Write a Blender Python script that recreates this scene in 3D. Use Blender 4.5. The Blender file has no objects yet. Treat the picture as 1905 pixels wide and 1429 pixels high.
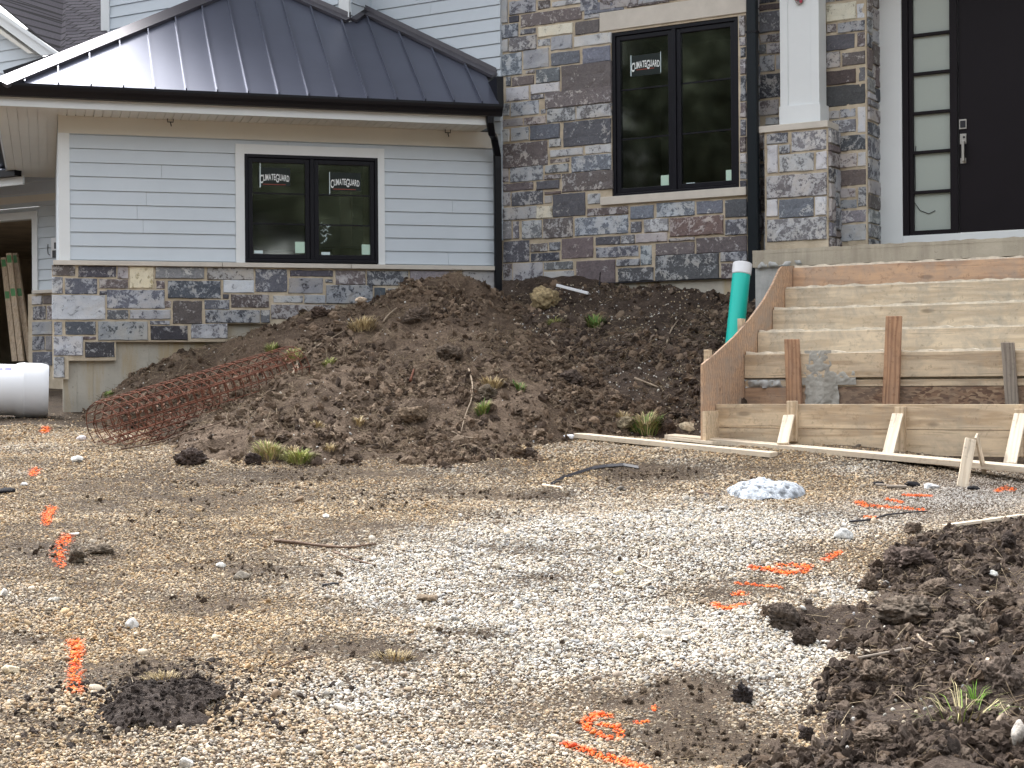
import bpy, math, random
import numpy as np
from mathutils import Vector, Matrix
random.seed(7); RNG = np.random.default_rng(11)
S = bpy.context.scene; COL = S.collection
# ------------------------------------------------------------------ camera, world, sun, exposure
F = 2929.4; CX = 952.5; CY = 714.5
PITCH = math.radians(-0.1166); ROLL = math.radians(-0.434)
A1 = math.radians(30.6); A2 = math.radians(16.48)
_f = np.array([0, math.cos(PITCH), math.sin(PITCH)]); _r0 = np.array([1., 0, 0]); _u0 = np.array([0, -math.sin(PITCH), math.cos(PITCH)])
_R = math.cos(ROLL)*_r0 + math.sin(ROLL)*_u0; _U = -math.sin(ROLL)*_r0 + math.cos(ROLL)*_u0
cam = bpy.data.objects.new('camera', bpy.data.cameras.new('camera')); COL.objects.link(cam)
cam.matrix_world = Matrix(((_R[0], _U[0], -_f[0], 0), (_R[1], _U[1], -_f[1], 0), (_R[2], _U[2], -_f[2], 0), (0, 0, 0, 1)))
cam.data.sensor_fit = 'HORIZONTAL'; cam.data.sensor_width = 36; cam.data.lens = F/1905*36
cam.data.clip_start = 0.1; cam.data.clip_end = 2000
S.camera = cam
SUN = np.array([-.33, .43, .84]); SUN = SUN/np.linalg.norm(SUN)
W = bpy.data.worlds.new("World"); S.world = W; W.use_nodes = True
nt = W.node_tree; N = nt.nodes; bg = N['Background']
sky = N.new('ShaderNodeTexSky'); sky.sky_type = 'NISHITA'; sky.sun_disc = False
sky.sun_elevation = math.asin(SUN[2]); sky.sun_rotation = math.atan2(SUN[0], SUN[1])
sky.air_density = 1.0; sky.dust_density = 3.0; sky.ozone_density = 1.5
hs = N.new('ShaderNodeHueSaturation'); hs.inputs['Saturation'].default_value = 0.17; hs.inputs['Value'].default_value = 1.0
nt.links.new(sky.outputs[0], hs.inputs['Color']); nt.links.new(hs.outputs[0], bg.inputs[0]); bg.inputs[1].default_value = 0.15
sl = bpy.data.lights.new('sun', 'SUN'); sl.energy = 1.0; sl.angle = math.radians(26); sl.color = (1, .97, .93)
so = bpy.data.objects.new('sun', sl); COL.objects.link(so); so.rotation_euler = Vector(SUN).to_track_quat('Z', 'Y').to_euler(); so.location = (0, 0, 30)
S.view_settings.view_transform = 'Standard'; S.view_settings.look = 'None'; S.view_settings.gamma = 1
S.view_settings.exposure = 2.06
S.render.resolution_x = 1024; S.render.resolution_y = 768
S.cycles.max_bounces = 6

# ------------------------------------------------------------------ pixel / plane geometry used once, to get real positions
def ray(px, py):
    d = _f + (px-CX)/F*_R + (CY-py)/F*_U
    return d/d[1]
def atY(px, py, Y): return ray(px, py)*Y
def proj(P):
    P = np.asarray(P, float); z = P@_f
    return np.stack([CX+F*(P@_R)/z, CY-F*(P@_U)/z], -1)
class Plane:
    def __init__(s, P, d, n): s.P = np.array([P[0], P[1], 0.]); s.d = np.array([d[0], d[1], 0.]); s.n = np.array([n[0], n[1], 0.])
    def off(s, o): return Plane(s.P+s.n*o, s.d, s.n)
    def hit(s, px, py):
        r = ray(px, py); t = (s.P@s.n)/(r@s.n); q = r*t
        return (q-s.P)@s.d, q[2]
    def pt(s, u, v, o=0.): return s.P + s.d*u + s.n*o + np.array([0, 0, v])
    def rect(s, x0, y0, x1, y1):
        xm = (x0+x1)/2; ym = (y0+y1)/2
        return s.hit(x0, ym)[0], s.hit(x1, ym)[0], s.hit(xm, y1)[1], s.hit(xm, y0)[1]
c1, s1, c2, s2 = math.cos(A1), math.sin(A1), math.cos(A2), math.sin(A2)
C0 = atY(933, 480, 18.0)
W1 = Plane(C0, (c1, -s1), (-s1, -c1))          # stone bay of the house
W2 = Plane(C0, (c2, s2), (s2, -c2))            # low wing
WP = W1.off(-.33); WD = W1.off(-.72)           # porch wall, door wall
W3 = Plane(atY(108, 400, 21.8), (c1, -s1), (-s1, -c1))   # garage wall
GY = [-200, -20, 0, 4, 6.1, 9, 12.2, 13.4, 15, 17, 20, 24, 60, 300]
GZ = [-3.2, -1.9, -1.72, -1.66, -1.5, -1.10, -.674, -.53, -.41, -.30, -.16, .05, .3, .3]
# ------------------------------------------------------------------ numpy noise
def _h(ix, iy, iz, sd):
    n = (ix.astype(np.int64)*374761393 + iy.astype(np.int64)*668265263 + iz.astype(np.int64)*2147483647 + sd*1274126177) & 0xffffffff
    n = ((n ^ (n >> 13))*1274126177) & 0xffffffff
    n = ((n ^ (n >> 16))*2246822519) & 0xffffffff
    return ((n ^ (n >> 15)) & 0xffffff)/float(0xffffff)
def vn(x, y, z=None, sd=0):
    x = np.asarray(x, float); y = np.asarray(y, float); z = np.zeros_like(x) if z is None else np.asarray(z, float)
    ix, iy, iz = np.floor(x), np.floor(y), np.floor(z); fx, fy, fz = x-ix, y-iy, z-iz
    fx, fy, fz = [t*t*t*(t*(t*6-15)+10) for t in (fx, fy, fz)]
    r = 0
    for a in (0, 1):
        for b in (0, 1):
            for c in (0, 1):
                w = (fx if a else 1-fx)*(fy if b else 1-fy)*(fz if c else 1-fz)
                r = r + w*_h(ix+a, iy+b, iz+c, sd)
    return r*2-1
def fbm(x, y, z=None, o=4, sd=0, g=.5):
    r = 0; a = 1; t = 0
    for i in range(o):
        r = r + a*vn(x*2**i+i*7.3, y*2**i-i*3.1, None if z is None else z*2**i, sd+i); t += a; a *= g
    return r/t
def gz(x, y):
    x = np.asarray(x, float); y = np.asarray(y, float)
    z = np.interp(y, GY, GZ)
    near = np.clip((40-np.hypot(x, y))/20, 0, 1)
    z = z + near*(.05*fbm(x*.6, y*.6, o=2, sd=3) + .014*fbm(x*3, y*3, o=3, sd=5))
    rr = np.clip(1-(((x-4.2)/2.2)**2+((y-12.5)/1.2)**2), 0, 1)
    return z
def ghit(px, py):
    r = ray(px, py); Y = np.linspace(4, 24, 4001)
    z = gz(r[0]*Y, Y); d = r[2]*Y - z
    i = np.argmax(d < 0) if r[2] < 0 and (d < 0).any() else 2000
    return r*Y[i]
# ------------------------------------------------------------------ mesh building
class MB:
    def __init__(s): s.v = []; s.f = []; s.mi = []; s.c = []; s.n = 0
    def add(s, vs, fs, mi=0, col=None):
        vs = np.asarray(vs, float); s.v.append(vs)
        for f in fs: s.f.append([i+s.n for i in f]); s.mi.append(mi)
        s.c.append(np.tile(np.array(col if col is not None else (1, 1, 1, 1.)), (len(vs), 1)) if np.ndim(col) < 2 else np.asarray(col)); s.n += len(vs)
    def hexa(s, p, mi=0, col=None):
        s.add(p, [(0, 3, 2, 1), (4, 5, 6, 7), (0, 1, 5, 4), (1, 2, 6, 5), (2, 3, 7, 6), (3, 0, 4, 7)], mi, col)
    def box(s, pl, u0, u1, v0, v1, o0, o1, mi=0, col=None):
        q = [pl.pt(u, v, o) for v in (v0, v1) for u, o in ((u0, o1), (u1, o1), (u1, o0), (u0, o0))]
        s.hexa(q, mi, col)
    def boxp(s, pl, r, o0, o1, mi=0):           # r: rectangle on the plane at o1
        a = pl.off(o1); u0, u1, v0, v1 = a.rect(*r); s.box(pl, u0, u1, v0, v1, o0, o1, mi); return u0, u1, v0, v1
    def slab(s, pts, t, mi=0):                  # polygon with thickness vector t
        pts = [np.array(p, float) for p in pts]; n = len(pts); t = np.array(t, float)
        s.add(pts+[p+t for p in pts], [tuple(range(n)), tuple(range(2*n-1, n-1, -1))]+[(i, i+n, (i+1) % n+n, (i+1) % n) for i in range(n)], mi)
    def tube(s, pts, r, seg=6, mi=0, cap=True, col=None):
        pts = [np.array(p, float) for p in pts]; n = len(pts); rs = r if np.ndim(r) else [r]*n
        vs = []; ref = np.array([.12, .2, .97]); 
        for i, p in enumerate(pts):
            d = pts[min(i+1, n-1)]-pts[max(i-1, 0)]; d = d/(np.linalg.norm(d)+1e-9)
            a = np.cross(d, ref); a /= (np.linalg.norm(a)+1e-9); b = np.cross(a, d)
            for k in range(seg):
                t = 2*math.pi*k/seg; vs.append(p+rs[i]*(math.cos(t)*a+math.sin(t)*b))
        fs = [(i*seg+k, i*seg+(k+1) % seg, (i+1)*seg+(k+1) % seg, (i+1)*seg+k) for i in range(n-1) for k in range(seg)]
        if cap: fs += [tuple(range(seg-1, -1, -1)), tuple((n-1)*seg+k for k in range(seg))]
        s.add(vs, fs, mi, col)
    def mesh(s, name, mats, smooth=False, colors=False):
        me = bpy.data.meshes.new(name); V = np.concatenate(s.v) if s.v else np.zeros((0, 3))
        me.from_pydata(V.tolist(), [], s.f)
        for m in (mats if isinstance(mats, (list, tuple)) else [mats]): me.materials.append(m)
        me.polygons.foreach_set('material_index', s.mi)
        if smooth: me.polygons.foreach_set('use_smooth', [True]*len(s.f))
        if colors:
            a = me.attributes.new('col', 'FLOAT_COLOR', 'POINT'); a.data.foreach_set('color', np.concatenate(s.c).astype(np.float32).ravel())
        me.update(); return me
def link(name, me, parent=None, origin=None):
    o = bpy.data.objects.new(name, me); COL.objects.link(o)
    if parent is not None:
        o.parent = parent
        if parent.type == 'EMPTY': o.matrix_parent_inverse = Matrix.Translation(-parent.location)
    return o
def part(name, mb, mats, parent=None, bevel=0, smooth=False, colors=False, label=None):
    o = link(name, mb.mesh(name, mats, smooth, colors), parent)
    if bevel:
        m = o.modifiers.new('bevel', 'BEVEL'); m.width = bevel; m.segments = 2; m.limit_method = 'ANGLE'; m.angle_limit = math.radians(50)
    if label: o['label'] = label
    return o
def tag(o, label, cat, group=None, kind=None):
    if label: o['label'] = label
    if cat: o['category'] = cat
    if group: o['group'] = group
    if kind: o['kind'] = kind
    return o
def empty(name, loc, label, cat, group=None):
    o = bpy.data.objects.new(name, None); COL.objects.link(o); o.location = Vector([float(x) for x in loc]); o.empty_display_size = .2
    return tag(o, label, cat, group)
def center(o):                                   # move the mesh origin to its base
    me = o.data; n = len(me.vertices); a = np.empty(n*3); me.vertices.foreach_get('co', a); a = a.reshape(-1, 3)
    c = np.array([a[:, 0].mean(), a[:, 1].mean(), a[:, 2].min()]); me.vertices.foreach_set('co', (a-c).ravel()); o.location = Vector(c.tolist()); me.update(); return o
# ------------------------------------------------------------------ materials
class Mt:
    def __init__(s, name):
        s.m = bpy.data.materials.new(name); s.m.use_nodes = True; s.t = s.m.node_tree; s.b = s.t.nodes['Principled BSDF']
    def n(s, typ, **kw):
        x = s.t.nodes.new('ShaderNode'+typ)
        for k, v in kw.items():
            if k in x.inputs: x.inputs[k].default_value = v
            else: setattr(x, k, v)
        return x
    def l(s, a, b): s.t.links.new(a, b)
    def set(s, **kw):
        for k, v in kw.items(): s.b.inputs[k].default_value = v
        return s
def noise(m, vec, scale, detail=4, rough=.6, dist=0.):
    x = m.n('TexNoise', Scale=scale, Detail=detail, Roughness=rough, Distortion=dist); 
    if vec is not None: m.l(vec, x.inputs['Vector'])
    return x.outputs['Fac']
def ramp(m, fac, stops, interp='LINEAR'):
    x = m.n('ValToRGB'); e = x.color_ramp.elements; x.color_ramp.interpolation = interp
    while len(e) < len(stops): e.new(.5)
    for i, (p, c) in enumerate(stops): e[i].position = p; e[i].color = tuple(c)+(1,)
    m.l(fac, x.inputs[0]); return x.outputs[0]
def mix(m, fac, a, b, mode='MIX'):
    x = m.n('Mix'); x.data_type = 'RGBA'; x.blend_type = mode
    for v, i in ((fac, 0), (a, 6), (b, 7)):
        if hasattr(v, 'links'): m.l(v, x.inputs[i])
        else: x.inputs[i].default_value = v if i == 0 else tuple(v)+(1,)
    return x.outputs[2]
def mmath(m, op, a, b=0.):
    x = m.n('Math'); x.operation = op
    for v, i in ((a, 0), (b, 1)):
        if hasattr(v, 'links'): m.l(v, x.inputs[i])
        else: x.inputs[i].default_value = v
    return x.outputs[0]
def bump(m, h, strength=.5, dist=.01):
    x = m.n('Bump', Strength=strength, Distance=dist); m.l(h, x.inputs['Height']); m.l(x.outputs[0], m.b.inputs['Normal'])
def coord(m, out='Object', scale=None, rot=None):
    t = m.n('TexCoord').outputs[out]
    if scale is None and rot is None: return t
    mp = m.n('Mapping'); m.l(t, mp.inputs[0])
    if scale: mp.inputs['Scale'].default_value = scale
    if rot: mp.inputs['Rotation'].default_value = rot
    return mp.outputs[0]
def paint(name, c, rough=.5, var=.06, sc=3, bmp=.15, bsc=60, spec=.4, metal=0.):
    m = Mt(name); v = coord(m)
    f = noise(m, v, sc, 5, .65)
    lo = [x*(1-var) for x in c]; hi = [min(1, x*(1+var)) for x in c]
    m.l(ramp(m, f, [(.3, lo), (.7, hi)]), m.b.inputs['Base Color'])
    m.set(Roughness=rough, Metallic=metal); m.b.inputs['Specular IOR Level'].default_value = spec
    if bmp: bump(m, noise(m, v, bsc, 3), bmp, .002)
    return m.m
def wood(name, base, dark, grain=.55, rough=.75, stain=None, stain_amt=.5, osb=False):
    m = Mt(name); v = coord(m, scale=(.7, 7, 7)); v2 = coord(m)
    oi = m.n('ObjectInfo').outputs['Random']
    add = m.n('VectorMath'); add.operation = 'ADD'; m.l(v, add.inputs[0]); 
    cmb = m.n('CombineXYZ'); r10 = mmath(m, 'MULTIPLY', oi, 37.); m.l(r10, cmb.inputs[0]); m.l(r10, cmb.inputs[1]); m.l(cmb.outputs[0], add.inputs[1]); v = add.outputs[0]
    wv = m.n('TexWave', Scale=1.2, Distortion=9., Detail=3.); wv.bands_direction = 'Y'; wv.inputs['Detail Scale'].default_value = 1.2; m.l(v, wv.inputs['Vector'])
    f = mmath(m, 'ADD', mmath(m, 'MULTIPLY', wv.outputs['Fac'], .45), mmath(m, 'MULTIPLY', noise(m, v, 5., 6, .7), .6))
    mid = [(a+b)/2 for a, b in zip(base, dark)]
    c = ramp(m, f, [(.3, dark), (.45, mid), (.62, base)]); 
    c = mix(m, 1-grain, c, base) if grain < 1 else c
    # knots and checks
    kv = m.n('VectorMath'); kv.operation = 'ADD'; m.l(coord(m, scale=(2.2, 6.5, 6.5)), kv.inputs[0]); m.l(cmb.outputs[0], kv.inputs[1])
    vk = m.n('TexVoronoi', Scale=.8); m.l(kv.outputs[0], vk.inputs['Vector']); kn = ramp(m, vk.outputs['Distance'], [(.07, (1, 1, 1)), (.13, (0, 0, 0))])
    c = mix(m, mmath(m, 'MULTIPLY', kn, .7), c, [x*.5 for x in dark])
    ck = ramp(m, noise(m, coord(m, scale=(.9, 26, 26)), 1.5, 4, .6), [(.63, (0, 0, 0)), (.68, (1, 1, 1))]); c = mix(m, mmath(m, 'MULTIPLY', ck, .55), c, [x*.45 for x in dark])
    gs = ramp(m, noise(m, coord(m, scale=(1.2, 3, 9)), 2., 5, .7), [(.42, (0, 0, 0)), (.62, (1, 1, 1))]); c = mix(m, mmath(m, 'MULTIPLY', gs, .28), c, [(a+b)*.36 for a, b in zip(dark, (.42, .42, .42))])
    # big blotches, wet cement and dirt
    b = ramp(m, noise(m, v2, 2.6, 6, .7, .6), [(.47, (0, 0, 0)), (.66, (1, 1, 1))])
    if stain: c = mix(m, mmath(m, 'MULTIPLY', b, stain_amt), c, stain)
    b3 = ramp(m, noise(m, v2, 22, 5, .75), [(.56, (0, 0, 0)), (.68, (1, 1, 1))])
    c = mix(m, mmath(m, 'MULTIPLY', b3, .45), c, [x*.5 for x in dark])
    m.l(c, m.b.inputs['Base Color']); m.set(Roughness=rough)
    m.b.inputs['Specular IOR Level'].default_value = .25
    bump(m, f, .35, .003); return m.m
def osbm():
    m = Mt('osb_board'); v = coord(m, scale=(1, 1, 2.2)); vo = m.n('TexVoronoi', Scale=26.); m.l(v, vo.inputs['Vector']); vo.inputs['Randomness'].default_value = 1
    c = ramp(m, m_sep(m, vo.outputs['Color']), [(.1, (.13, .075, .05)), (.5, (.26, .16, .10)), (.9, (.36, .25, .16))])
    c = mix(m, mmath(m, 'MULTIPLY', ramp(m, noise(m, coord(m), 4, 5), [(.45, (0, 0, 0)), (.6, (1, 1, 1))]), .5), c, (.22, .17, .13))
    m.l(c, m.b.inputs['Base Color']); m.set(Roughness=.8); bump(m, m_sep(m, vo.outputs['Color']), .4, .003); return m.m
def m_sep(m, c):
    s = m.n('SeparateColor'); m.l(c, s.inputs[0]); return s.outputs[0]
def stonem():
    m = Mt('stone_veneer'); v = coord(m)
    at = m.n('Attribute'); at.attribute_name = 'col'
    dark = at.outputs['Color']; thr = at.outputs['Alpha']
    va = m.n('VectorMath'); va.operation = 'ADD'; m.l(v, va.inputs[0]); sc = m.n('VectorMath'); sc.operation = 'SCALE'; sc.inputs[3].default_value = 23.; m.l(dark, sc.inputs[0]); m.l(sc.outputs[0], va.inputs[1]); v = va.outputs[0]
    n1 = noise(m, v, 10., 6, .66, .5); n2 = noise(m, v, 38., 5, .7, .8)
    f = mmath(m, 'ADD', mmath(m, 'MULTIPLY', n1, .62), mmath(m, 'MULTIPLY', n2, .38))
    g = mmath(m, 'SUBTRACT', f, thr)                       # >0 : pale patina
    k = ramp(m, mmath(m, 'ADD', mmath(m, 'MULTIPLY', g, 14.), .5), [(.2, (0, 0, 0)), (.8, (1, 1, 1))])
    pale = ramp(m, noise(m, v, 5, 4), [(.35, (.33, .345, .375)), (.5, (.43, .44, .455)), (.65, (.49, .465, .43))])
    pale = mix(m, .35, pale, mix(m, 1., dark, (3., 3., 3.), 'MULTIPLY'))
    c = mix(m, k, mix(m, 1., dark, ramp(m, n2, [(.3, (.65, .65, .7)), (.7, (1.35, 1.3, 1.3))]), 'MULTIPLY'), pale)
    # fine specks
    sp = ramp(m, noise(m, v, 110., 3, .7), [(.62, (0, 0, 0)), (.70, (1, 1, 1))])
    c = mix(m, mmath(m, 'MULTIPLY', sp, .35), c, (.42, .40, .37))
    sp2 = ramp(m, noise(m, v, 70., 3, .7), [(.30, (1, 1, 1)), (.38, (0, 0, 0))])
    c = mix(m, mmath(m, 'MULTIPLY', sp2, .5), c, (.03, .03, .035))
    m.l(c, m.b.inputs['Base Color']); m.set(Roughness=.7)
    bump(m, mmath(m, 'ADD', n2, mmath(m, 'MULTIPLY', k, .3)), .6, .012); return m.m
def mortarm():
    m = Mt('mortar'); v = coord(m)
    c = ramp(m, noise(m, v, 7, 5), [(.3, (.42, .35, .255)), (.7, (.62, .535, .41))]); m.l(c, m.b.inputs['Base Color']); m.set(Roughness=.95)
    bump(m, noise(m, v, 60, 5, .7), .8, .01); return m.m
def soilm(name, a, b, c):
    m = Mt(name); v = coord(m)
    f = noise(m, v, 9, 6, .72); g = noise(m, v, 55, 5, .7)
    k = ramp(m, f, [(.35, a), (.52, b), (.68, c)])
    k = mix(m, ramp(m, noise(m, v, 1.6, 4, .6), [(.38, (.6, .6, .6)), (.58, (0, 0, 0))]), k, [x*.72 for x in a])
    k = mix(m, ramp(m, g, [(.35, (.75, .75, .75)), (.5, (0, 0, 0))]), k, [x*.45 for x in a])
    k = mix(m, ramp(m, noise(m, v, 90, 3), [(.64, (0, 0, 0)), (.70, (.6, .6, .6))]), k, (.30, .24, .17))
    m.l(k, m.b.inputs['Base Color']); m.set(Roughness=.9); m.b.inputs['Specular IOR Level'].default_value = .25
    bump(m, mmath(m, 'ADD', f, g), .9, .03); return m.m
def instm(name, rough=.8, sc=40, amt=.35, attr='INSTANCER', bmp=.5):
    m = Mt(name); v = coord(m); at = m.n('Attribute'); at.attribute_name = 'col'; at.attribute_type = attr
    f = noise(m, v, sc, 5, .7)
    c = mix(m, 1., at.outputs['Color'], ramp(m, f, [(.3, (1-amt,)*3), (.7, (1+amt,)*3)]), 'MULTIPLY')
    m.l(c, m.b.inputs['Base Color']); m.set(Roughness=rough); m.b.inputs['Specular IOR Level'].default_value = .3
    if bmp: bump(m, f, bmp, .01)
    return m.m
def concm(name, lo, hi, stain, amt=.6):
    m = Mt(name); v = coord(m); 
    c = ramp(m, noise(m, v, 3, 6, .7), [(.3, lo), (.7, hi)])
    vs = coord(m, scale=(3, 3, .45)); c = mix(m, mmath(m, 'MULTIPLY', ramp(m, noise(m, vs, 1.4, 5, .65), [(.46, (0, 0, 0)), (.62, (1, 1, 1))]), amt), c, stain)
    c = mix(m, mmath(m, 'MULTIPLY', ramp(m, noise(m, v, 24, 4, .7), [(.62, (0, 0, 0)), (.7, (1, 1, 1))]), .4), c, [x*.4 for x in lo])
    m.l(c, m.b.inputs['Base Color']); m.set(Roughness=.85); bump(m, noise(m, v, 45, 6, .7), .5, .006); return m.m
def shinglem():
    m = Mt('asphalt_shingles'); v = coord(m)
    br = m.n('TexBrick', Scale=1.0); br.inputs['Brick Width'].default_value = .34; br.inputs['Row Height'].default_value = .16; br.inputs['Mortar Size'].default_value = .02
    br.inputs['Color1'].default_value = (.022, .02, .028, 1); br.inputs['Color2'].default_value = (.042, .04, .05, 1); br.inputs['Mortar'].default_value = (.008, .008, .01, 1); br.inputs['Bias'].default_value = .2
    m.l(coord(m, 'UV'), br.inputs[0])
    c = mix(m, 1., br.outputs[0], ramp(m, noise(m, v, 60, 3), [(.3, (.7, .7, .7)), (.7, (1.4, 1.4, 1.4))]), 'MULTIPLY')
    m.l(c, m.b.inputs['Base Color']); m.set(Roughness=1.); m.b.inputs['Specular IOR Level'].default_value = .05; bump(m, br.outputs['Fac'], -.9, .02); return m.m
M = {}
M['siding'] = paint('pale_blue_siding', (.555, .615, .67), .55, .03, 2, .12, 90)
M['trim'] = paint('white_trim', (.72, .75, .76), .5, .03, 2, .05)
M['cream'] = paint('cream_soffit', (.68, .655, .59), .6, .03, 2, .05)
M['black'] = paint('black_frame', (.006, .006, .010), .4, .1, 6, .05, spec=.22)
M['gutter'] = paint('black_gutter', (.006, .006, .009), .35, .1, 3, .05, spec=.25)
M['dspout'] = paint('dark_green_black_downspout', (.007, .011, .015), .4, .1, 3, .05, spec=.25)
M['roof'] = paint('dark_metal_roof', (.125, .135, .18), .32, .06, 1.2, .04, 4, .4, .5)
M['roofcap'] = paint('metal_roof_flashing', (.12, .115, .13), .28, .06, 2, .05, 6, .6, .5)
M['door'] = paint('dark_door', (.007, .0045, .007), .5, .12, 3, .1, spec=.2)
M['lime'] = paint('limestone', (.58, .54, .48), .8, .08, 5, .3, 80)
M['stone'] = stonem(); M['mortar'] = mortarm(); M['shingle'] = shinglem()
M['found'] = concm('foundation_concrete', (.38, .355, .30), (.52, .49, .42), (.42, .31, .16), .7)
M['conc'] = concm('rough_concrete', (.36, .32, .25), (.50, .45, .36), (.27, .235, .185))
M['grout'] = concm('grey_mortar', (.36, .37, .36), (.58, .58, .56), (.27, .27, .26))
M['cement'] = concm('cement_smear', (.34, .33, .30), (.50, .48, .43), (.30, .28, .24))
M['white'] = paint('white_plastic', (.78, .80, .83), .35, .02, 2, .02)
M['teal'] = paint('teal_plastic', (.012, .56, .47), .35, .03, 2, .02)
M['nickel'] = paint('brushed_nickel', (.45, .43, .40), .35, .05, 8, 0, 60, .5, .9)
M['dark'] = paint('dark_interior', (.035, .03, .026), .9, .2, 2, 0)
M['room'] = paint('interior_stud_wall', (.42, .36, .28), .9, .3, 2, 0)
M['mint'] = paint('mint_sticker', (.48, .66, .55), .5, .03, 4, 0)
M['sticker'] = paint('white_sticker', (.60, .72, .74), .5, .03, 4, 0)
M['letter'] = paint('white_lettering', (.75, .78, .78), .5, .03, 4, 0)
M['film'] = paint('dark_film', (.007, .013, .012), .3, .1, 4, 0)
M['redline'] = paint('red_print', (.25, .05, .03), .5, .1, 4, 0)
M['green'] = paint('green_label', (.05, .22, .06), .6, .1, 4, 0)
M['bluepr'] = paint('blue_print', (.22, .22, .55), .5, .1, 4, 0)
M['rust'] = paint('rusty_wire', (.125, .045, .025), .9, .6, 9, .3, 90)
M['blackpl'] = paint('black_plastic', (.014, .014, .02), .5, .2, 9, .2)
M['frost'] = Mt('frosted_glass').set(**{'Base Color': (.40, .445, .41, 1), 'Roughness': .22}).m
def glassm():
    m = Mt('window_glass'); t = m.t; out = t.nodes['Material Output']
    tr = m.n('BsdfTransparent'); tr.inputs[0].default_value = (.74, .75, .71, 1); gl = m.n('BsdfGlossy'); gl.inputs['Roughness'].default_value = .05; gl.inputs[0].default_value = (.97, 1, .97, 1)
    fr = m.n('Fresnel', IOR=2.0); mx = m.n('MixShader'); m.l(fr.outputs[0], mx.inputs[0]); m.l(tr.outputs[0], mx.inputs[1]); m.l(gl.outputs[0], mx.inputs[2]); m.l(mx.outputs[0], out.inputs[0])
    return m.m
M['glass'] = glassm()
M['formwood'] = wood('weathered_form_lumber', (.70, .56, .39), (.42, .30, .19), .75, .8, (.38, .33, .26), .6)
M['pine'] = wood('fresh_pine', (.74, .64, .50), (.52, .41, .29), .45, .7, (.5, .44, .37), .3)
M['plank'] = wood('plank_pine', (.58, .46, .33), (.36, .25, .16), .55, .75, (.36, .30, .24), .4)
M['ply'] = wood('plywood_panel', (.58, .385, .25), (.32, .19, .12), .6, .8, (.36, .30, .25), .75)
M['redwood'] = wood('reddish_stake', (.50, .30, .18), (.28, .15, .09), .7, .8, (.2, .12, .08), .4)
M['graywood'] = wood('grey_old_wood', (.34, .29, .24), (.17, .14, .11), .7, .85, (.2, .17, .14), .5)
M['cemwood'] = wood('cement_smeared_board', (.74, .62, .455), (.50, .39, .265), .6, .85, (.40, .365, .30), .85)
M['osb'] = osbm()
M['gsoil'] = soilm('packed_soil', (.058, .040, .027), (.098, .070, .047), (.155, .115, .078))
M['msoil'] = soilm('pile_soil', (.09, .061, .042), (.15, .106, .074), (.22, .162, .115))
M['fsoil'] = soilm('dark_soil', (.055, .038, .029), (.088, .064, .049), (.14, .104, .079))
M['peb'] = instm('gravel_pebble', .75, 30, .18, bmp=.3); M['clod'] = instm('soil_clod', .95, 22, .4, bmp=.8); M['fib'] = instm('dry_fibre', .8, 20, .2, bmp=0)
M['vpeb'] = instm('painted_pebble', .6, 30, .2, 'GEOMETRY', .3)
M['rockm'] = instm('rock_surface', .95, 45, .5, 'GEOMETRY', 1.)
M['blade'] = instm('grass_blades', .7, 12, .2, 'GEOMETRY', 0)
M['bark'] = paint('bark', (.13, .085, .06), .85, .4, 20, .5, 60)
M['root'] = paint('pale_root', (.28, .22, .16), .85, .3, 20, .4, 60)
M['cleaf'] = paint('tree_leaves', (.11, .13, .085), .8, .4, .8, 0)
# ------------------------------------------------------------------ ground and surroundings
def axis(lo, hi, st, far):
    a = list(np.arange(lo, hi+1e-6, st)); d = st
    L = []; x = lo
    while x > -far: d *= 1.35; x -= d; L.append(x)
    d = st; R = []; x = a[-1]
    while x < far: d *= 1.35; x += d; R.append(x)
    return np.array(L[::-1]+a+R)
def gridmesh(name, xs, ys, zf, mat, keep=None, smooth=True):
    X, Y = np.meshgrid(xs, ys); Z = zf(X, Y); nx, ny = len(xs), len(ys)
    idx = np.arange(nx*ny).reshape(ny, nx)
    q = np.stack([idx[:-1, :-1], idx[:-1, 1:], idx[1:, 1:], idx[1:, :-1]], -1).reshape(-1, 4)
    if keep is not None:
        kp = keep(X, Y, Z); kf = (kp[:-1, :-1] | kp[:-1, 1:] | kp[1:, 1:] | kp[1:, :-1]).ravel(); q = q[kf]
    V = np.stack([X, Y, Z], -1).reshape(-1, 3)
    used = np.zeros(len(V), bool); used[q.ravel()] = True; mp = np.cumsum(used)-1; V = V[used]; q = mp[q]
    me = bpy.data.meshes.new(name); me.vertices.add(len(V)); me.vertices.foreach_set('co', V.ravel())
    me.loops.add(q.size); me.loops.foreach_set('vertex_index', q.ravel().astype(np.int32))
    me.polygons.add(len(q)); me.polygons.foreach_set('loop_start', np.arange(0, q.size, 4, dtype=np.int32)); me.polygons.foreach_set('loop_total', np.full(len(q), 4, np.int32))
    me.polygons.foreach_set('use_smooth', np.full(len(q), smooth)); me.materials.append(mat); me.update(calc_edges=True); return me
g = link('ground', gridmesh('ground', axis(-7, 6, .045, 160), axis(5.2, 20, .045, 200), gz, M['gsoil'])); g['kind'] = 'structure'
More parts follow.
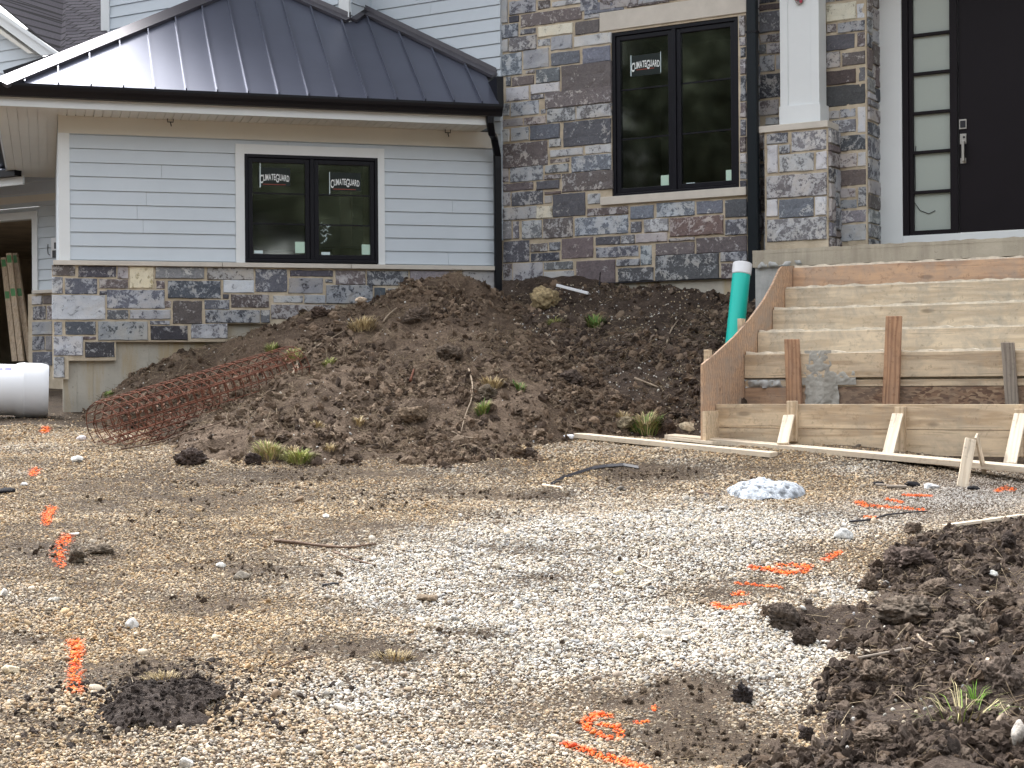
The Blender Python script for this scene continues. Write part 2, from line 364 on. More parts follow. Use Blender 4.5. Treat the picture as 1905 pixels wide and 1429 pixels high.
# ------------------------------------------------------------------ the house
HX = W2.pt(W2.hit(112, 490)[0], 0)
house = empty('house', (HX[0], HX[1], -.3), 'pale blue sided house with grey stone veneer, dark metal roof and dark front door', 'house')
def siding(mb, pl, u0, u1, v0, v1, ex, ref, holes=()):
    k0 = math.floor((v0-ref)/ex); v = ref+k0*ex
    while v < v1:
        a, b = max(v, v0), min(v+ex, v1)
        if b-a > .004:
            segs = [(u0, u1)]
            for (h0, h1, g0, g1) in holes:
                if b > g0 and a < g1:
                    ns = []
                    for s in segs:
                        if h1 <= s[0] or h0 >= s[1]: ns.append(s); continue
                        if h0 > s[0]: ns.append((s[0], h0))
                        if h1 < s[1]: ns.append((h1, s[1]))
                    segs = ns
            for s in segs:
                cuts = [s[0]]; x = s[0]+random.uniform(.6, 3.6)
                while x < s[1]-.3: cuts.append(x); x += 3.66
                cuts.append(s[1])
                for c, d in zip(cuts[:-1], cuts[1:]):
                    e = .0012
                    ob = .018-(a-v)/ex*.015; ot = .018-(b-v)/ex*.015
                    mb.hexa([pl.pt(c+e, a+.003, ob), pl.pt(d-e, a+.003, ob), pl.pt(d-e, a+.003, -.01), pl.pt(c+e, a+.003, -.01), pl.pt(c+e, b, ot), pl.pt(d-e, b, ot), pl.pt(d-e, b, -.01), pl.pt(c+e, b, -.01)])
        v += ex
PAL = [((.075, .08, .092), 5), ((.045, .05, .06), 4), ((.12, .125, .135), 5), ((.085, .072, .07), 4), ((.115, .10, .095), 3), ((.16, .16, .165), 3)]
PALw = [c for c, w in PAL for _ in range(w)]
def stone(mb, pl, u0, u1, v0, v1, col=None, thr=None, depth=.03, rr=random):
    j = .004; u0 -= .004; u1 += .004; v0 -= .003; v1 += .003; u0 += rr.uniform(0, j); u1 -= rr.uniform(0, j); v0 += rr.uniform(0, j); v1 -= rr.uniform(0, j)
    w, h = u1-u0, v1-v0
    if w < .02 or h < .02: return
    nx = max(2, int(w/.045)+1); ny = max(2, int(h/.04)+1); sd = rr.randint(0, 9999)
    c = col or rr.choice(PALw); f = rr.uniform(1.2, 1.7); c = [x*f*rr.uniform(.96, 1.04) for x in c]
    t = thr if thr is not None else rr.choice([.40, .43, .46, .47, .48, .49, .5, .51, .52, .53, .55, .60])
    col4 = (c[0], c[1], c[2], t)
    us = np.concatenate([[0], np.linspace(.007, w-.007, nx), [w]]); vs = np.concatenate([[0], np.linspace(.007, h-.007, ny), [h]])
    U, V = np.meshgrid(us, vs); nU, nV = U.shape[1], U.shape[0]
    edge = (U == 0) | (U == w) | (V == 0) | (V == h)
    dp = rr.uniform(-.006, .006); tiltu = rr.uniform(-.006, .006)
    O = np.where(edge, -.012, 0)+depth+dp+tiltu*(U/w-.5)+.006*vn((u0+U)*16, (v0+V)*16, sd=sd)
    UU = u0+U+.0035*vn((u0+U)*22, (v0+V)*22, sd=sd+1); VV = v0+V+.0035*vn((u0+U)*22, (v0+V)*22, sd=sd+2)
    P = pl.P[None, None]+UU[..., None]*pl.d+O[..., None]*pl.n; P[..., 2] += VV
    P = P.reshape(-1, 3); ix = np.arange(nU*nV).reshape(nV, nU)
    fs = np.stack([ix[:-1, :-1], ix[:-1, 1:], ix[1:, 1:], ix[1:, :-1]], -1).reshape(-1, 4).tolist()
    per = list(ix[0, :])+list(ix[1:, -1])+list(ix[-1, -2::-1])+list(ix[-2:0:-1, 0]); n0 = len(P)
    B = [P[i]-pl.n*(O.ravel()[i]+.01) for i in per]
    for k in range(len(per)):
        k2 = (k+1) % len(per); fs.append([n0+k, n0+k2, per[k2], per[k]])
    mb.add(np.concatenate([P, np.array(B)]), fs, 0, col4)
def stones_px(mb, pl, rects, sc, ox, oy, umax=None, vmin=None, colors=None):
    a = pl.off(.028); colors = colors or {}
    for i, r in enumerate(rects):
        x0, y0, x1, y1 = [r[0]/sc+ox, r[1]/sc+oy, r[2]/sc+ox, r[3]/sc+oy]
        u0, u1, v0, v1 = a.rect(x0, y0, x1, y1)
        if umax is not None: u1 = min(u1, umax)
        stone(mb, pl, u0, u1, v0, v1, *colors.get(i, ()))
def stonefill(mb, pl, u0, u1, v0, v1, rr, occ=None, cell=.075):
    nu, nv = int((u1-u0)/cell), int((v1-v0)/cell)
    if nu < 1 or nv < 1: return
    cu, cv = (u1-u0)/nu, (v1-v0)/nv; G = np.zeros((nv, nu), bool)
    if occ:
        for i in range(nv):
            for k in range(nu):
                if occ(u0+(k+.5)*cu, v0+(i+.5)*cv): G[i, k] = True
    for i in range(nv):
        for k in range(nu):
            if G[i, k]: continue
            h = rr.choice([1, 2, 2, 2, 3]); w = rr.choice([2, 3, 4, 5, 6, 7]) if h > 1 else rr.choice([2, 3, 4, 5])
            h = min(h, nv-i); w = min(w, nu-k)
            while w > 1 and G[i:i+h, k:k+w].any(): w -= 1
            while h > 1 and G[i:i+h, k:k+w].any(): h -= 1
            if nu-k-w == 1 and not G[i:i+h, k+w:k+w+1].any(): w += 1
            G[i:i+h, k:k+w] = True; e = .008
            stone(mb, pl, u0+k*cu+e, u0+(k+w)*cu-e, v0+i*cv+e, v0+(i+h)*cv-e, rr=rr)
# --- wing (low block on the left)
uL, _ = W2.hit(109, 400); uR = -.0
vS = W2.off(.1).hit(500, 488.5+6)[1]                     # bottom of siding / top of sill
vSill = W2.off(.1).hit(300, 486.6)[1]
vSoff = W2.hit(480, 230)[1]; vSid = W2.hit(480, 261)[1]
wu0, wu1, wv0, wv1 = W2.off(.035).rect(455.5, 290, 703.5, 488.5)     # window frame
tu0, tu1, tv0, tv1 = W2.off(.03).rect(438.5, 272, 716, 489)
mb = MB(); ue, _ = W2.hit(130, 400); ur, _ = W2.hit(918, 400)
ref = W2.hit(129.8, 275.9)[1]
siding(mb, W2, ue-.02, ur+.02, vSill, vSid+.01, .1475, ref, [(wu0+.01, wu1-.01, vSill-1, wv1-.01)])
mbk = MB()
mbk.box(W2, uL, wu0, vSill-.1, vSoff+.02, -.15, -.011); mbk.box(W2, wu1, .3, vSill-.1, vSoff+.02, -.15, -.011); mbk.box(W2, wu0, wu1, wv1, vSoff+.02, -.15, -.011)
part('wall_sheathing', mbk, M['dark'], house)
part('lap_siding', mb, M['siding'], house)
mb = MB(); mb.box(W2, uL, ue, vSill, vSid, -.01, .028); part('corner_board', mb, M['trim'], house, .002)
mb = MB(); mb.box(W2, ur, -.03, vSill, vSid, -.01, .028); part('corner_board', mb, M['trim'], house, .002)
mb = MB(); mb.box(W2, uL, -.03, vSid, vSoff, -.01, .031); part('frieze_board', mb, M['cream'], house, .002)
mb = MB(); mb.box(W2, tu0, wu0, vSill, tv1, -.01, .03); mb.box(W2, wu1, tu1, vSill, tv1, -.01, .03); mb.box(W2, wu0, wu1, wv1, tv1, -.01, .03)
part('window_trim', mb, M['trim'], house, .002)
# stone sill course
mb = MB(); cuts = [uL-.06, W2.hit(412, 490)[0], W2.hit(650, 490)[0], -.02]
vb = W2.off(.11).hit(300, 495)[1]
for a, b in zip(cuts[:-1], cuts[1:]): mb.box(W2, a+.002, b-.002, vb, vSill, -.01, .11)
part('limestone_ledge', mb, M['lime'], house, .004)
# wing stone base + mortar + foundation
WS = W2.off(.04); rs = random.Random(5)
ZM = [(330,455,475,522),(498,460,735,530),(745,460,812,538),(820,462,972,600),(985,465,1292,540),(1312,470,1607,545),(330,530,395,632),(413,538,613,635),(630,543,810,602),(632,612,680,640),(678,612,1042,728),(990,553,1042,600),(1062,553,1397,663),(1413,548,1607,628),(330,645,663,797),(680,738,812,795),(823,738,1078,797),(1048,680,1080,722),(1095,680,1280,825),(1295,675,1452,733),(1413,638,1448,665),(1465,640,1702,722),(1300,738,1645,820),(948,805,1075,832),(343,812,395,895),(413,812,607,893),(622,812,935,928),(955,838,1187,928),(1210,825,1440,918),(342,905,525,1025),(540,940,725,1038),(530,905,607,925),(340,1035,408,1165)]
Z6 = [(190,478,390,625),(408,487,678,525),(400,535,615,632),(632,545,675,565),(697,487,885,577),(897,490,1155,583),(1168,490,1475,560),(1500,490,1740,612),(637,580,930,697),(943,597,1010,705),(1030,600,1120,705),(300,645,488,693),(500,643,630,695),(290,705,695,795),(222,738,280,818)]
LG = (.22, .23, .24)
cc = {3: ((.30, .25, .15), .44), 14: ((.13, .135, .15), .43), 13: ((.19, .21, .24), .40), 27: ((.025, .025, .03), .56), 30: ((.03, .03, .035), .55), 1: ((.045, .045, .055), .56), 12: ((.05, .06, .075), .52), 10: ((.085, .095, .12), .50), 18: ((.07, .062, .062), .58), 7: ((.085, .095, .115), .53), 26: ((.05, .055, .06), .44), 25: ((.055, .065, .08), .57)}
mb = MB(); stones_px(mb, WS, ZM, 3.402, 0, 360, umax=-.03, colors=cc)
stones_px(mb, WS, [(a+1429, b, c+1429, d) for a, b, c, d in Z6], 3.402, 0, 360, umax=-.03, colors={2: ((.03, .03, .035), .44), 1: ((.05, .05, .06), .6), 8: ((.04, .045, .055), .46), 9: ((.055, .065, .08), .6)})
du = WS.hit(0, 0)
def uw(x, y=600): return WS.off(.02).hit(x, y)[0]
def vw(x, y): return WS.off(.02).hit(x, y)[1]
stonefill(mb, WS, uw(765), -.03, vw(800, 608), vw(800, 568), rs)
steps = [(98, 128, 706), (128, 216, 671), (216, 424, 636), (424, 500, 602), (500, 990, 570), ]
for a, b, y in steps:
    xa, xb = uw(a, y), min(uw(b, y), -.0)
    mb.box(WS, xa, xb, vw((a+b)/2, y), vb-.001, -.05, .015+random.uniform(0, .003), mi=1)
mb.box(WS, uw(500), -.0, vw(740, 612), vw(740, 570), -.05, .0145, mi=1)
part('stone_veneer', mb, [M['stone'], M['mortar']], house, colors=True)
mb = MB(); FN = W2.off(.0); mb.box(FN, uL+.03, .2, -1.6, vb-.002, -.25, -.015)
# raised form seams in the concrete
for x in (142, 172, 277, 350): uu = uw(x, 700); mb.box(FN, uu, uu+.012, -1.2, vw(x, 640), -.015, -.009)
part('foundation_wall', mb, M['found'], house, .003)
# left return of the wing (hidden side, real depth)
dl = np.array([-s2, c2, 0]); PL = W2.pt(uL, 0)
WLs = Plane(PL, (-s2, c2), (-c2, -s2))
mb = MB(); mb.box(WLs, 0.05, 5.0, vSill, vSoff, -.2, -.002); part('side_wall', mb, M['siding'], house)
# --- window builder
def window(pl, R, sashes, name_label=None, fr=.045, o=.03, mullion=None, stick=(), munt=()):
    u0, u1, v0, v1 = R
    mb = MB(); mb.box(pl, u0, u0+fr, v0, v1, -.09, o); mb.box(pl, u1-fr, u1, v0, v1, -.09, o); mb.box(pl, u0+fr, u1-fr, v1-fr, v1, -.09, o); mb.box(pl, u0+fr, u1-fr, v0, v0+fr, -.09, o)
    um = (u0+u1)/2 if mullion is None else mullion
    mb.box(pl, um-.022, um+.022, v0+fr, v1-fr, -.09, o-.002)
    w = part('window', mb, M['black'], house, .004)
    for (a, b) in ((u0+fr, um-.022), (um+.022, u1-fr)):
        s = MB(); e = .05; x0, x1, y0, y1 = a+.003, b-.003, v0+fr+.003, v1-fr-.003
        s.box(pl, x0, x0+e, y0, y1, -.07, o-.016); s.box(pl, x1-e, x1, y0, y1, -.07, o-.016); s.box(pl, x0+e, x1-e, y1-e, y1, -.07, o-.016); s.box(pl, x0+e, x1-e, y0, y0+e, -.07, o-.016)
        part('sash', s, M['black'], w, .004)
        p = MB(); p.box(pl, x0+e-.004, x1-e+.004, y0+e-.004, y1-e+.004, o-.052, o-.040); part('pane', p, M['glass'], w)
        for k in (1, 2):
            y = y0+e+(y1-y0-2*e)*k/3; m = MB(); m.box(pl, x0+e, x1-e, y-.008, y+.008, o-.062, o-.036); part('muntin', m, M['black'], w)
    # dark room behind
    r = MB(); D = -3.2
    pa, pb = u0-.9, u1+.05
    pp = [pl.pt(pa, v0-.8, -.16), pl.pt(pb, v0-.8, -.16), pl.pt(pb, v1+.5, -.16), pl.pt(pa, v1+.5, -.16)]; qq = [p_-pl.n*3 for p_ in pp]
    for i in range(4): j = (i+1) % 4; r.add([pp[i], pp[j], qq[j], qq[i]], [(0, 1, 2, 3)])
    r.add(qq, [(0, 1, 2, 3)])
    r.box(pl, pa, u0, v0-.8, v1+.5, -.17, -.16); r.box(pl, u1, pb, v0-.8, v1+.5, -.17, -.16); r.box(pl, u0, u1, v1, v1+.5, -.17, -.16); r.box(pl, u0, u1, v0-.8, v0, -.17, -.16)
    part('interior_wall', r, M['room'], house)
    return w, o
def sticker(w, pl, o, rect, mat, nm='sticker'):
    a = pl.off(o-.037); u0, u1, v0, v1 = a.rect(*rect); s = MB(); s.box(pl, u0, u1, v0, v1, o-.0395, o-.037); return part(nm, s, M[mat], w)
def lettering(w, pl, o, xc, yc, wpx, txt):
    a = pl.off(o-.035); u, v = a.hit(xc, yc); u0 = a.hit(xc-wpx/2, yc)[0]; u1 = a.hit(xc+wpx/2, yc)[0]
    # small capitals with large initials, laid out on an arch
    me_all = MB(); x = 0; items = []
    for ch in txt:
        cu = bpy.data.curves.new('t', 'FONT'); cu.body = ch.upper(); big = ch.isupper(); cu.size = 1.35 if big else 1.0; cu.offset = .025
        ob = bpy.data.objects.new('t', cu); me = bpy.data.meshes.new_from_object(ob); co = np.array([v_.co[:] for v_ in me.vertices]); fs = [list(p.vertices) for p in me.polygons]
        bpy.data.objects.remove(ob); bpy.data.curves.remove(cu); bpy.data.meshes.remove(me)
        co[:, 0] -= co[:, 0].min(); ww = co[:, 0].max(); co[:, 0] *= .8; ww *= .8; items.append((x, co, fs, big)); x += ww+.045
    tw = x; k = (u1-u0)/tw
    for x0, co, fs, big in items:
        X = co[:, 0]+x0; t = (X/tw-.5)*2; Yv = co[:, 1]*1.9 + .35*(1-t*t) - (.45 if big else 0) - .7
        P = np.array([pl.pt(u0+xx*k, v+yy*k, o-.0355) for xx, yy in zip(X, Yv)]); me_all.add(P, fs)
    part('lettering', me_all, M['letter'], w)
w, o = window(W2, (wu0, wu1, wv0, wv1), 2, fr=.035, o=.035)
for xc, yc, wp in ((511, 332, 55), (642, 341, 54)): 
    sticker(w, W2, o-.002, (xc-30, yc-20, xc+29, yc+14), 'film', 'film'); lettering(w, W2, o, xc, yc, wp, 'ClimateGuard')
    sticker(w, W2, o, (xc-22, yc+10.5, xc+20, yc+12), 'redline', 'printed_line')
sticker(w, W2, o, (484-1, 303, 485, 349), 'sticker', 'printed_line'); sticker(w, W2, o, (612.5, 320, 614, 362), 'sticker', 'printed_line')
for r in ((473, 466, 489, 471.5), (598, 469, 614, 474.5)): sticker(w, W2, o, r, 'sticker')
for r in ((549, 450, 567, 471), (673, 455, 690, 474)): sticker(w, W2, o, r, 'mint')
# stain of putty on the right pane
mb = MB(); aa = W2.off(o-.036); rp = random.Random(3)
for k in range(16):
    u, v = aa.hit(597+rp.uniform(0, 15), 416+rp.uniform(0, 38)); mb.tube([W2.pt(u+rp.uniform(-.03, .03), v+rp.uniform(-.03, .03), o-.038) for _ in range(3)], rp.uniform(.0015, .004), 4)
part('putty_smear', mb, M['sticker'], w)
# --- soffit, fascia, gutter, roof of the wing
EO = .49; vF0 = W2.off(EO).hit(480, 216.5)[1]; vF1 = W2.off(EO).hit(350, 186)[1]; uEL = W2.off(EO).hit(-60, 200)[0]; uER = W2.off(EO).hit(906, 220)[0]
SW = uL-W2.off(EO).hit(-8, 200)[0]               # side overhang, measured
mb = MB(); gap = .0
n_sl = int((uER-(uL-.0))/.0905)
for k in range(n_sl+1):
    a = uL+k*.0905; mb.box(W2, a+.003, a+.0875, vSoff, vSoff+.014, 0, EO)
mb.box(W2, uL-SW, uER, vSoff+.02, vSoff+.04, -.3, EO-.01)  # unseen backer added above the slats to block sun leaking through
part('soffit', mb, M['cream'], house, .001)
mb = MB()
for k in range(6): mb.slab([W2.pt(uL-(k+1)*SW/6+.002, vSoff, EO), W2.pt(uL-k*SW/6-.002, vSoff, EO), W2.pt(uL-k*SW/6-.002, vSoff, -5.2), W2.pt(uL-(k+1)*SW/6+.002, vSoff, -5.2)], (0, 0, .012))
mb.box(W2, uL-SW, uL+.1, vSoff+.016, vSoff+.03, -5.2, -.31)  # hidden backing sheet, added so no light slips between the strips
part('side_soffit', mb, M['cream'], house)
mb = MB(); mb.box(W2, uL-SW-.02, uER, vF0, vF1, EO, EO+.025); part('fascia_board', mb, M['trim'], house, .002)
mb = MB(); SP = Plane(W2.pt(uL-SW-.02, 0, EO), (-s2, c2), (-c2, -s2))
mb.box(SP, 0, 5.7, vF0, vF1, -.02, 0); part('fascia_board', mb, M['trim'], house, .002)
def gutter(pl, u0, u1, v1, o0, name='gutter'):
    h = .125; w = .12; prof = [(0, 0), (0, -h), (w*.62, -h), (w*.75, -h*.72), (w*.92, -h*.45), (w, -h*.2), (w, 0), (w*.93, 0), (w*.93, -h*.15), (w*.7, -h*.7), (w*.6, -h*.93), (.006, -h*.93), (.006, 0)]
    vs = [pl.pt(u, v1+y, o0+x) for u in (u0, u1) for x, y in prof]; n = len(prof)
    mb = MB(); mb.add(vs, [(i, (i+1) % n, (i+1) % n+n, i+n) for i in range(n)]+[tuple(range(n)), tuple(range(2*n-1, n-1, -1))])
    return part(name, mb, M['gutter'], house)
vG = W2.off(EO+.13).hit(350, 168.5)[1]
gutter(W2, uL-SW-.15, W2.off(EO+.1).hit(934, 200)[0], vG, EO+.026)
gutter(SP, 0, 5.6, vG, .002)
TH = math.radians(37.5); ct, st = math.cos(TH), math.sin(TH)
E0 = W2.pt(0, vG+.004, EO+.075)                  # eave line
rn = np.array([W2.n[0]*st, W2.n[1]*st, ct]); ru = np.array([-W2.n[0]*ct, -W2.n[1]*ct, st])
def rhit(px, py, o=0.):
    r = ray(px, py); P = E0+rn*o; return r*((P@rn)/(r@rn))
def rab(p): d = p-E0; return d@W2.d, d@ru         # along-eave, up-slope
def rpt(a, b, o=0.): return E0+W2.d*a+ru*b+rn*o
hipA = rab(rhit(-10, 158)); hipA = (hipA[0], 0.)
h1 = rab(rhit(368, 0)); top = 9.0
ha = np.array([h1[0]-hipA[0], h1[1]]); 
wAx, wA2, wBx, wBr = [rab(rhit(*p)) for p in ((560, 0), (652, 40), (676, 23), (924, 143))]
slopeA = np.array(wA2)-np.array(wAx); tA = -6.
aTop = np.array(wA2)+slopeA/np.linalg.norm(slopeA)*-3.0
# top polygon: hip line up to meet wall A line
def isect(p, d, q, e):
    A = np.array([[d[0], -e[0]], [d[1], -e[1]]]); t = np.linalg.solve(A, np.array(q)-np.array(p)); return np.array(p)+t[0]*np.array(d)
apex = isect(np.array(hipA), ha, np.array(wA2), slopeA)
eR = rab(rhit(930, 196)); eR = (eR[0], 0.)
poly = [hipA, eR, (eR[0], wBr[1]), wBr, wBx, wA2, tuple(apex)]
mb = MB(); mb.slab([rpt(a, b) for a, b in poly], -rn*.02)
roof = part('roof', mb, M['roof'], house)
def clip_b(a):                                    # up-slope extent of a seam at along-eave a
    bs = []
    P = [np.array(p) for p in poly]
    for p, q in zip(P, P[1:]+P[:1]):
        if (p[0]-a)*(q[0]-a) < 0: bs.append(p[1]+(q[1]-p[1])*(a-p[0])/(q[0]-p[0]))
    return max(bs) if bs else 0
sx = [46, 109, 170, 230.5, 289.3, 347.7, 406, 463.5, 520, 576, 630.5, 685.3, 740, 793, 846, 898]
for x in sx:
    a = rab(rhit(x, 165+(x/935)*33))[0]; b = clip_b(a)-.02
    if b < .1: continue
    s = MB(); s.slab([rpt(a-.007, .0, 0), rpt(a+.007, .0, 0), rpt(a+.007, b, 0), rpt(a-.007, b, 0)], rn*.035); part('seam', s, M['roof'], roof)
# hip cap, and the left slope behind it
hd = (rpt(*apex)-rpt(*hipA)); hl = np.linalg.norm(hd); hd = hd/hl; back = np.array([-s2, c2, 0])
mb = MB(); wv = np.cross(rn, hd); wv /= np.linalg.norm(wv)
if wv[0] > 0: wv = -wv
inw = -wv
mb.slab([rpt(*hipA, .045)+inw*.0, rpt(*apex, .045)+inw*.0, rpt(*apex, .045)+inw*.17, rpt(*hipA, .045)+inw*.17], -rn*.04)
B0 = rpt(*hipA, .045)
ln = np.cross(hd, np.array([-s2, c2, 0])); ln /= np.linalg.norm(ln); ln = ln if ln[2] > 0 else -ln
mb.slab([rpt(*hipA, .045), rpt(*apex, .045), rpt(*apex, .045)+back*.25-ln*.0, rpt(*hipA, .045)+back*.25], -ln*.02)
part('hip_cap', mb, M['roofcap'], house)
mb = MB(); mb.slab([rpt(*hipA, .0), rpt(*apex, 0), rpt(*apex, 0)+back*1.2, rpt(*hipA, 0)+back*5.8], -ln*.03); part('roof', mb, M['roof'], house)
# wall flashing along the roof / siding joint
def strip(p, q, w1_, name='flashing'):
    P, Q = rpt(*p, .012), rpt(*q, .012); d = (Q-P)/np.linalg.norm(Q-P); s = np.cross(rn, d); s /= np.linalg.norm(s)
    if s@ru > 0: s = -s
    mb = MB(); mb.slab([P, Q, Q+s*w1_, P+s*w1_], rn*.035); mb.slab([P, Q, Q+np.array([0, 0, .09]), P+np.array([0, 0, .09])], W1.n*.02); return part(name, mb, M['roofcap'], house)
strip(wA2, tuple(apex), .10); strip(wBr, wBx, .10); strip(wBx, wA2, .08)
# closing diverter at the stone wall
mb = MB(); mb.boxp(W2, (924.5, 142, 937, 200), EO-.45, EO-.0); part('end_flashing', mb, M['gutter'], house, .003)
# --- upper siding walls behind the roof
PA = rpt(*wA2); PB = rpt(*wBr)
WA = Plane(PA, (c1, -s1), (-s1, -c1)); WB = Plane(PB, (c1, -s1), (-s1, -c1))
exu = .150
aL = WA.hit(206, 40)[0]; cbL = WA.hit(190.5, 40)[0]; aR = 0.
vlo = 1.6; vhi = 6.6
ul = WB.hit(928, 57.8)
refA = WA.hit(206.6, 34)[1]; refB = WB.hit(792.4, 76.1)[1]; exB = (WB.hit(792.4, 76.1)[1]-WB.hit(792.4, 99.6)[1])
mb = MB(); siding(mb, WA, aL, aR-.17, vlo, vhi, exB, refA); mb.box(WA, aL-.1, aR-.02, vlo, vhi, -.2, -.011)
part('lap_siding', mb, M['siding'], house)
mb = MB(); mb.box(WA, cbL, aL, vlo, vhi, -.01, .028); part('corner_board', mb, M['trim'], house, .002)
ccx = WA.hit(632.5, 20)[0]
mb = MB(); mb.box(WA, ccx, aR, vlo, vhi, -.01, .028); part('corner_board', mb, M['trim'], house, .002)
uB0 = (PA-WB.P)@WB.d; dAB = (PA-WB.P)@WB.n
RT = Plane(WA.pt(0, 0), (s1, c1), (c1, -s1))     # short return wall between them
mb = MB(); siding(mb, RT, .0, dAB, vlo, vhi, exB, refA); mb.box(RT, .0, dAB, vlo, vhi, -.2, -.011); part('lap_siding', mb, M['siding'], house)
mb = MB(); u3 = WB.hit(672, 15)[0]; u4 = WB.hit(686, 15)[0]; mb.box(WB, u3-.02, u4, vlo, vhi, -.01, .028); part('corner_board', mb, M['trim'], house, .002)
uBR = WB.hit(931.5, 60)[0]
mb = MB(); siding(mb, WB, u4, uBR, vlo, vhi, exB, refB); mb.box(WB, u3-.1, uBR, vlo, vhi, -.2, -.011); part('lap_siding', mb, M['siding'], house)
# main roof slab above the frame, for light and other viewpoints
mb = MB(); zr = 6.6
def far(p, q): return [p[0], p[1], q]
q1 = WB.pt(-6.5, zr, 1.6); q2 = WB.pt(8.5, zr, 1.6); q3 = WB.pt(8.5, zr+2.4, -4); q4 = WB.pt(-6.5, zr+2.4, -4)
mb.slab([q1, q2, q3, q4], (0, 0, .2)); q5 = WB.pt(8.5, zr, -10); q6 = WB.pt(-6.5, zr, -10); mb.slab([q4, q3, q5, q6], (0, 0, .2)); part('main_roof', mb, M['shingle'], house)
# --- stone bay with the tall window
wm = W1.off(-.03).rect(1138.5, 48.5, 1375, 358.5)
mu0, mu1 = W1.hit(1138.5, 215)[0], W1.hit(1375, 190)[0]
mv1 = W1.off(.0).hit(1256, 46)[1]; mv0 = W1.off(0).hit(1256, 359.5)[1]
lu0, lu1 = W1.off(.03).hit(1115, 40)[0], W1.off(.03).hit(1388.5, 10)[0]
lv0 = W1.off(.03).hit(1115.7, 59.2)[1]; lv1 = W1.off(.03).hit(1115.7, 24)[1]
sv1 = W1.off(.05).hit(1114.3, 367.2)[1]; sv0 = W1.off(.05).hit(1114.3, 382.2)[1]
uE = W1.hit(1390.5, 300)[0]
fv = W1.off(.0).hit(1070.5, 528.5)[1]
HOLE = (mu0, mu1, mv0, mv1)
mb = MB()
Z3 = [(118,0,160,155),(172,0,352,90),(368,0,450,60),(462,0,665,35),(250,70,665,160),(682,10,950,85),(975,0,1260,35),(170,108,235,150),(118,165,232,258),(247,195,350,230),(370,168,605,240),(620,140,785,230),(685,98,785,125),(120,270,163,355),(172,248,355,345),(365,265,450,315),(457,240,600,335),(612,235,865,308),(122,362,255,512),(267,335,440,465),(455,350,650,440),(670,320,860,425),(280,475,345,500),(357,465,515,560),(527,432,865,612),(190,518,338,580),(150,525,180,585),(318,568,512,632),(148,592,303,685),(315,645,405,675),(415,610,865,720),(130,705,172,790),(182,690,372,785),(385,745,420,775),(430,735,620,830),(630,712,865,803),(125,808,262,860),(272,795,418,848),(125,880,170,970),(185,868,303,960),(315,850,515,950),(540,820,865,988),(130,970,430,1135),(440,948,522,1000),(450,1015,672,1065),(688,988,865,1045),(450,1080,580,1108),(595,1055,865,1165),(125,1145,165,1240),(178,1135,400,1235),(415,1122,575,1178),(410,1190,520,1222),(530,1170,875,1300),(125,1245,333,1300),(357,1232,510,1290),(125,1310,178,1400),(187,1305,400,1398),(412,1305,520,1322),(412,1335,460,1385),
(1738,105,1795,245),(1738,252,1795,312),(1745,320,1795,390),(1745,400,1795,505),(1745,515,1795,690),(1745,695,1795,800),(1745,812,1795,925),(1745,935,1795,1035),(1745,1045,1795,1105),(1745,1115,1795,1220),(1745,1232,1795,1280)]
Z7 = [(118,85,330,165),(332,82,432,158),(435,0,640,145),(652,88,910,135),(655,0,735,68),(928,78,1072,160),(1092,55,1330,145),(1345,46,1508,128),(1527,38,1670,150),(118,175,172,290),(182,178,220,285),(240,172,365,285),(375,155,560,280),(575,145,912,260),(928,178,995,248),(1012,160,1165,243),(1175,146,1512,265),(1527,165,1670,262),(122,300,285,435),(295,315,400,370),(410,310,480,360),(295,375,475,428),(490,282,690,412),(705,272,860,325),(865,264,950,318),(958,252,1160,308),(1172,282,1330,302),(1345,274,1668,372),(118,445,175,588),(182,440,370,585),(378,432,560,480),(378,492,568,585),(583,425,828,570),(705,334,975,402),(838,415,985,458),(990,330,1060,452),(848,470,1070,555),(1088,312,1330,388),(1085,385,1485,545),(1498,370,1668,430),(1500,440,1668,538)]
DKb, BL, GR, PUR, LT, TAN = (.066, .071, .08), (.112, .128, .148), (.13, .13, .135), (.10, .089, .087), (.21, .215, .22), (.30, .28, .20)
c3 = {5: (BL, .58), 4: (PUR, .56), 6: (PUR, .54), 8: (BL, .50), 10: (TAN, .42), 11: (PUR, .60), 14: (GR, .50), 17: (LT, .42), 18: (BL, .48), 20: (BL, .60), 21: (BL, .60), 23: (BL, .57), 24: (PUR, .60), 25: (PUR, .56), 27: (LT, .42), 28: (LT, .44), 30: (PUR, .55), 32: (BL, .46), 34: (GR, .50), 35: (GR, .50), 39: (BL, .43), 40: (BL, .60), 41: (DKb, .58), 42: (PUR, .54), 44: (LT, .42), 45: (LT, .43), 47: (BL, .51), 49: (BL, .47), 52: (PUR, .55), 53: (PUR, .58), 56: (DKb, .52)}
c7 = {0: (GR, .45), 1: (TAN, .44), 2: (DKb, .61), 5: (BL, .60), 6: (BL, .48), 7: (BL, .58), 8: (DKb, .6), 12: (PUR, .53), 13: (BL, .48), 16: ((.105, .078, .068), .54), 18: (DKb, .54), 22: (PUR, .59), 27: (PUR, .58), 29: (GR, .45), 31: (GR, .44), 32: (PUR, .60), 36: (DKb, .53), 37: (PUR, .58), 38: (DKb, .54), 35: (BL, .49)}
stones_px(mb, W1, Z3, 3.663, 900, 0, umax=uE-.004, colors=c3); stones_px(mb, W1, Z7, 3.402, 900, 360, umax=uE-.004, colors=c7)
rs = random.Random(21); topz = W1.hit(933, 0)[1]+.02
stonefill(mb, W1, .02, lu0-.01, topz+.12, 6.4, rs); stonefill(mb, W1, lu0, uE, lv1+.02, 6.4, rs); 
stonefill(mb, W1, W1.hit(1080, 10)[0], lu0-.012, W1.hit(1095, 22)[1], topz+.12, rs)
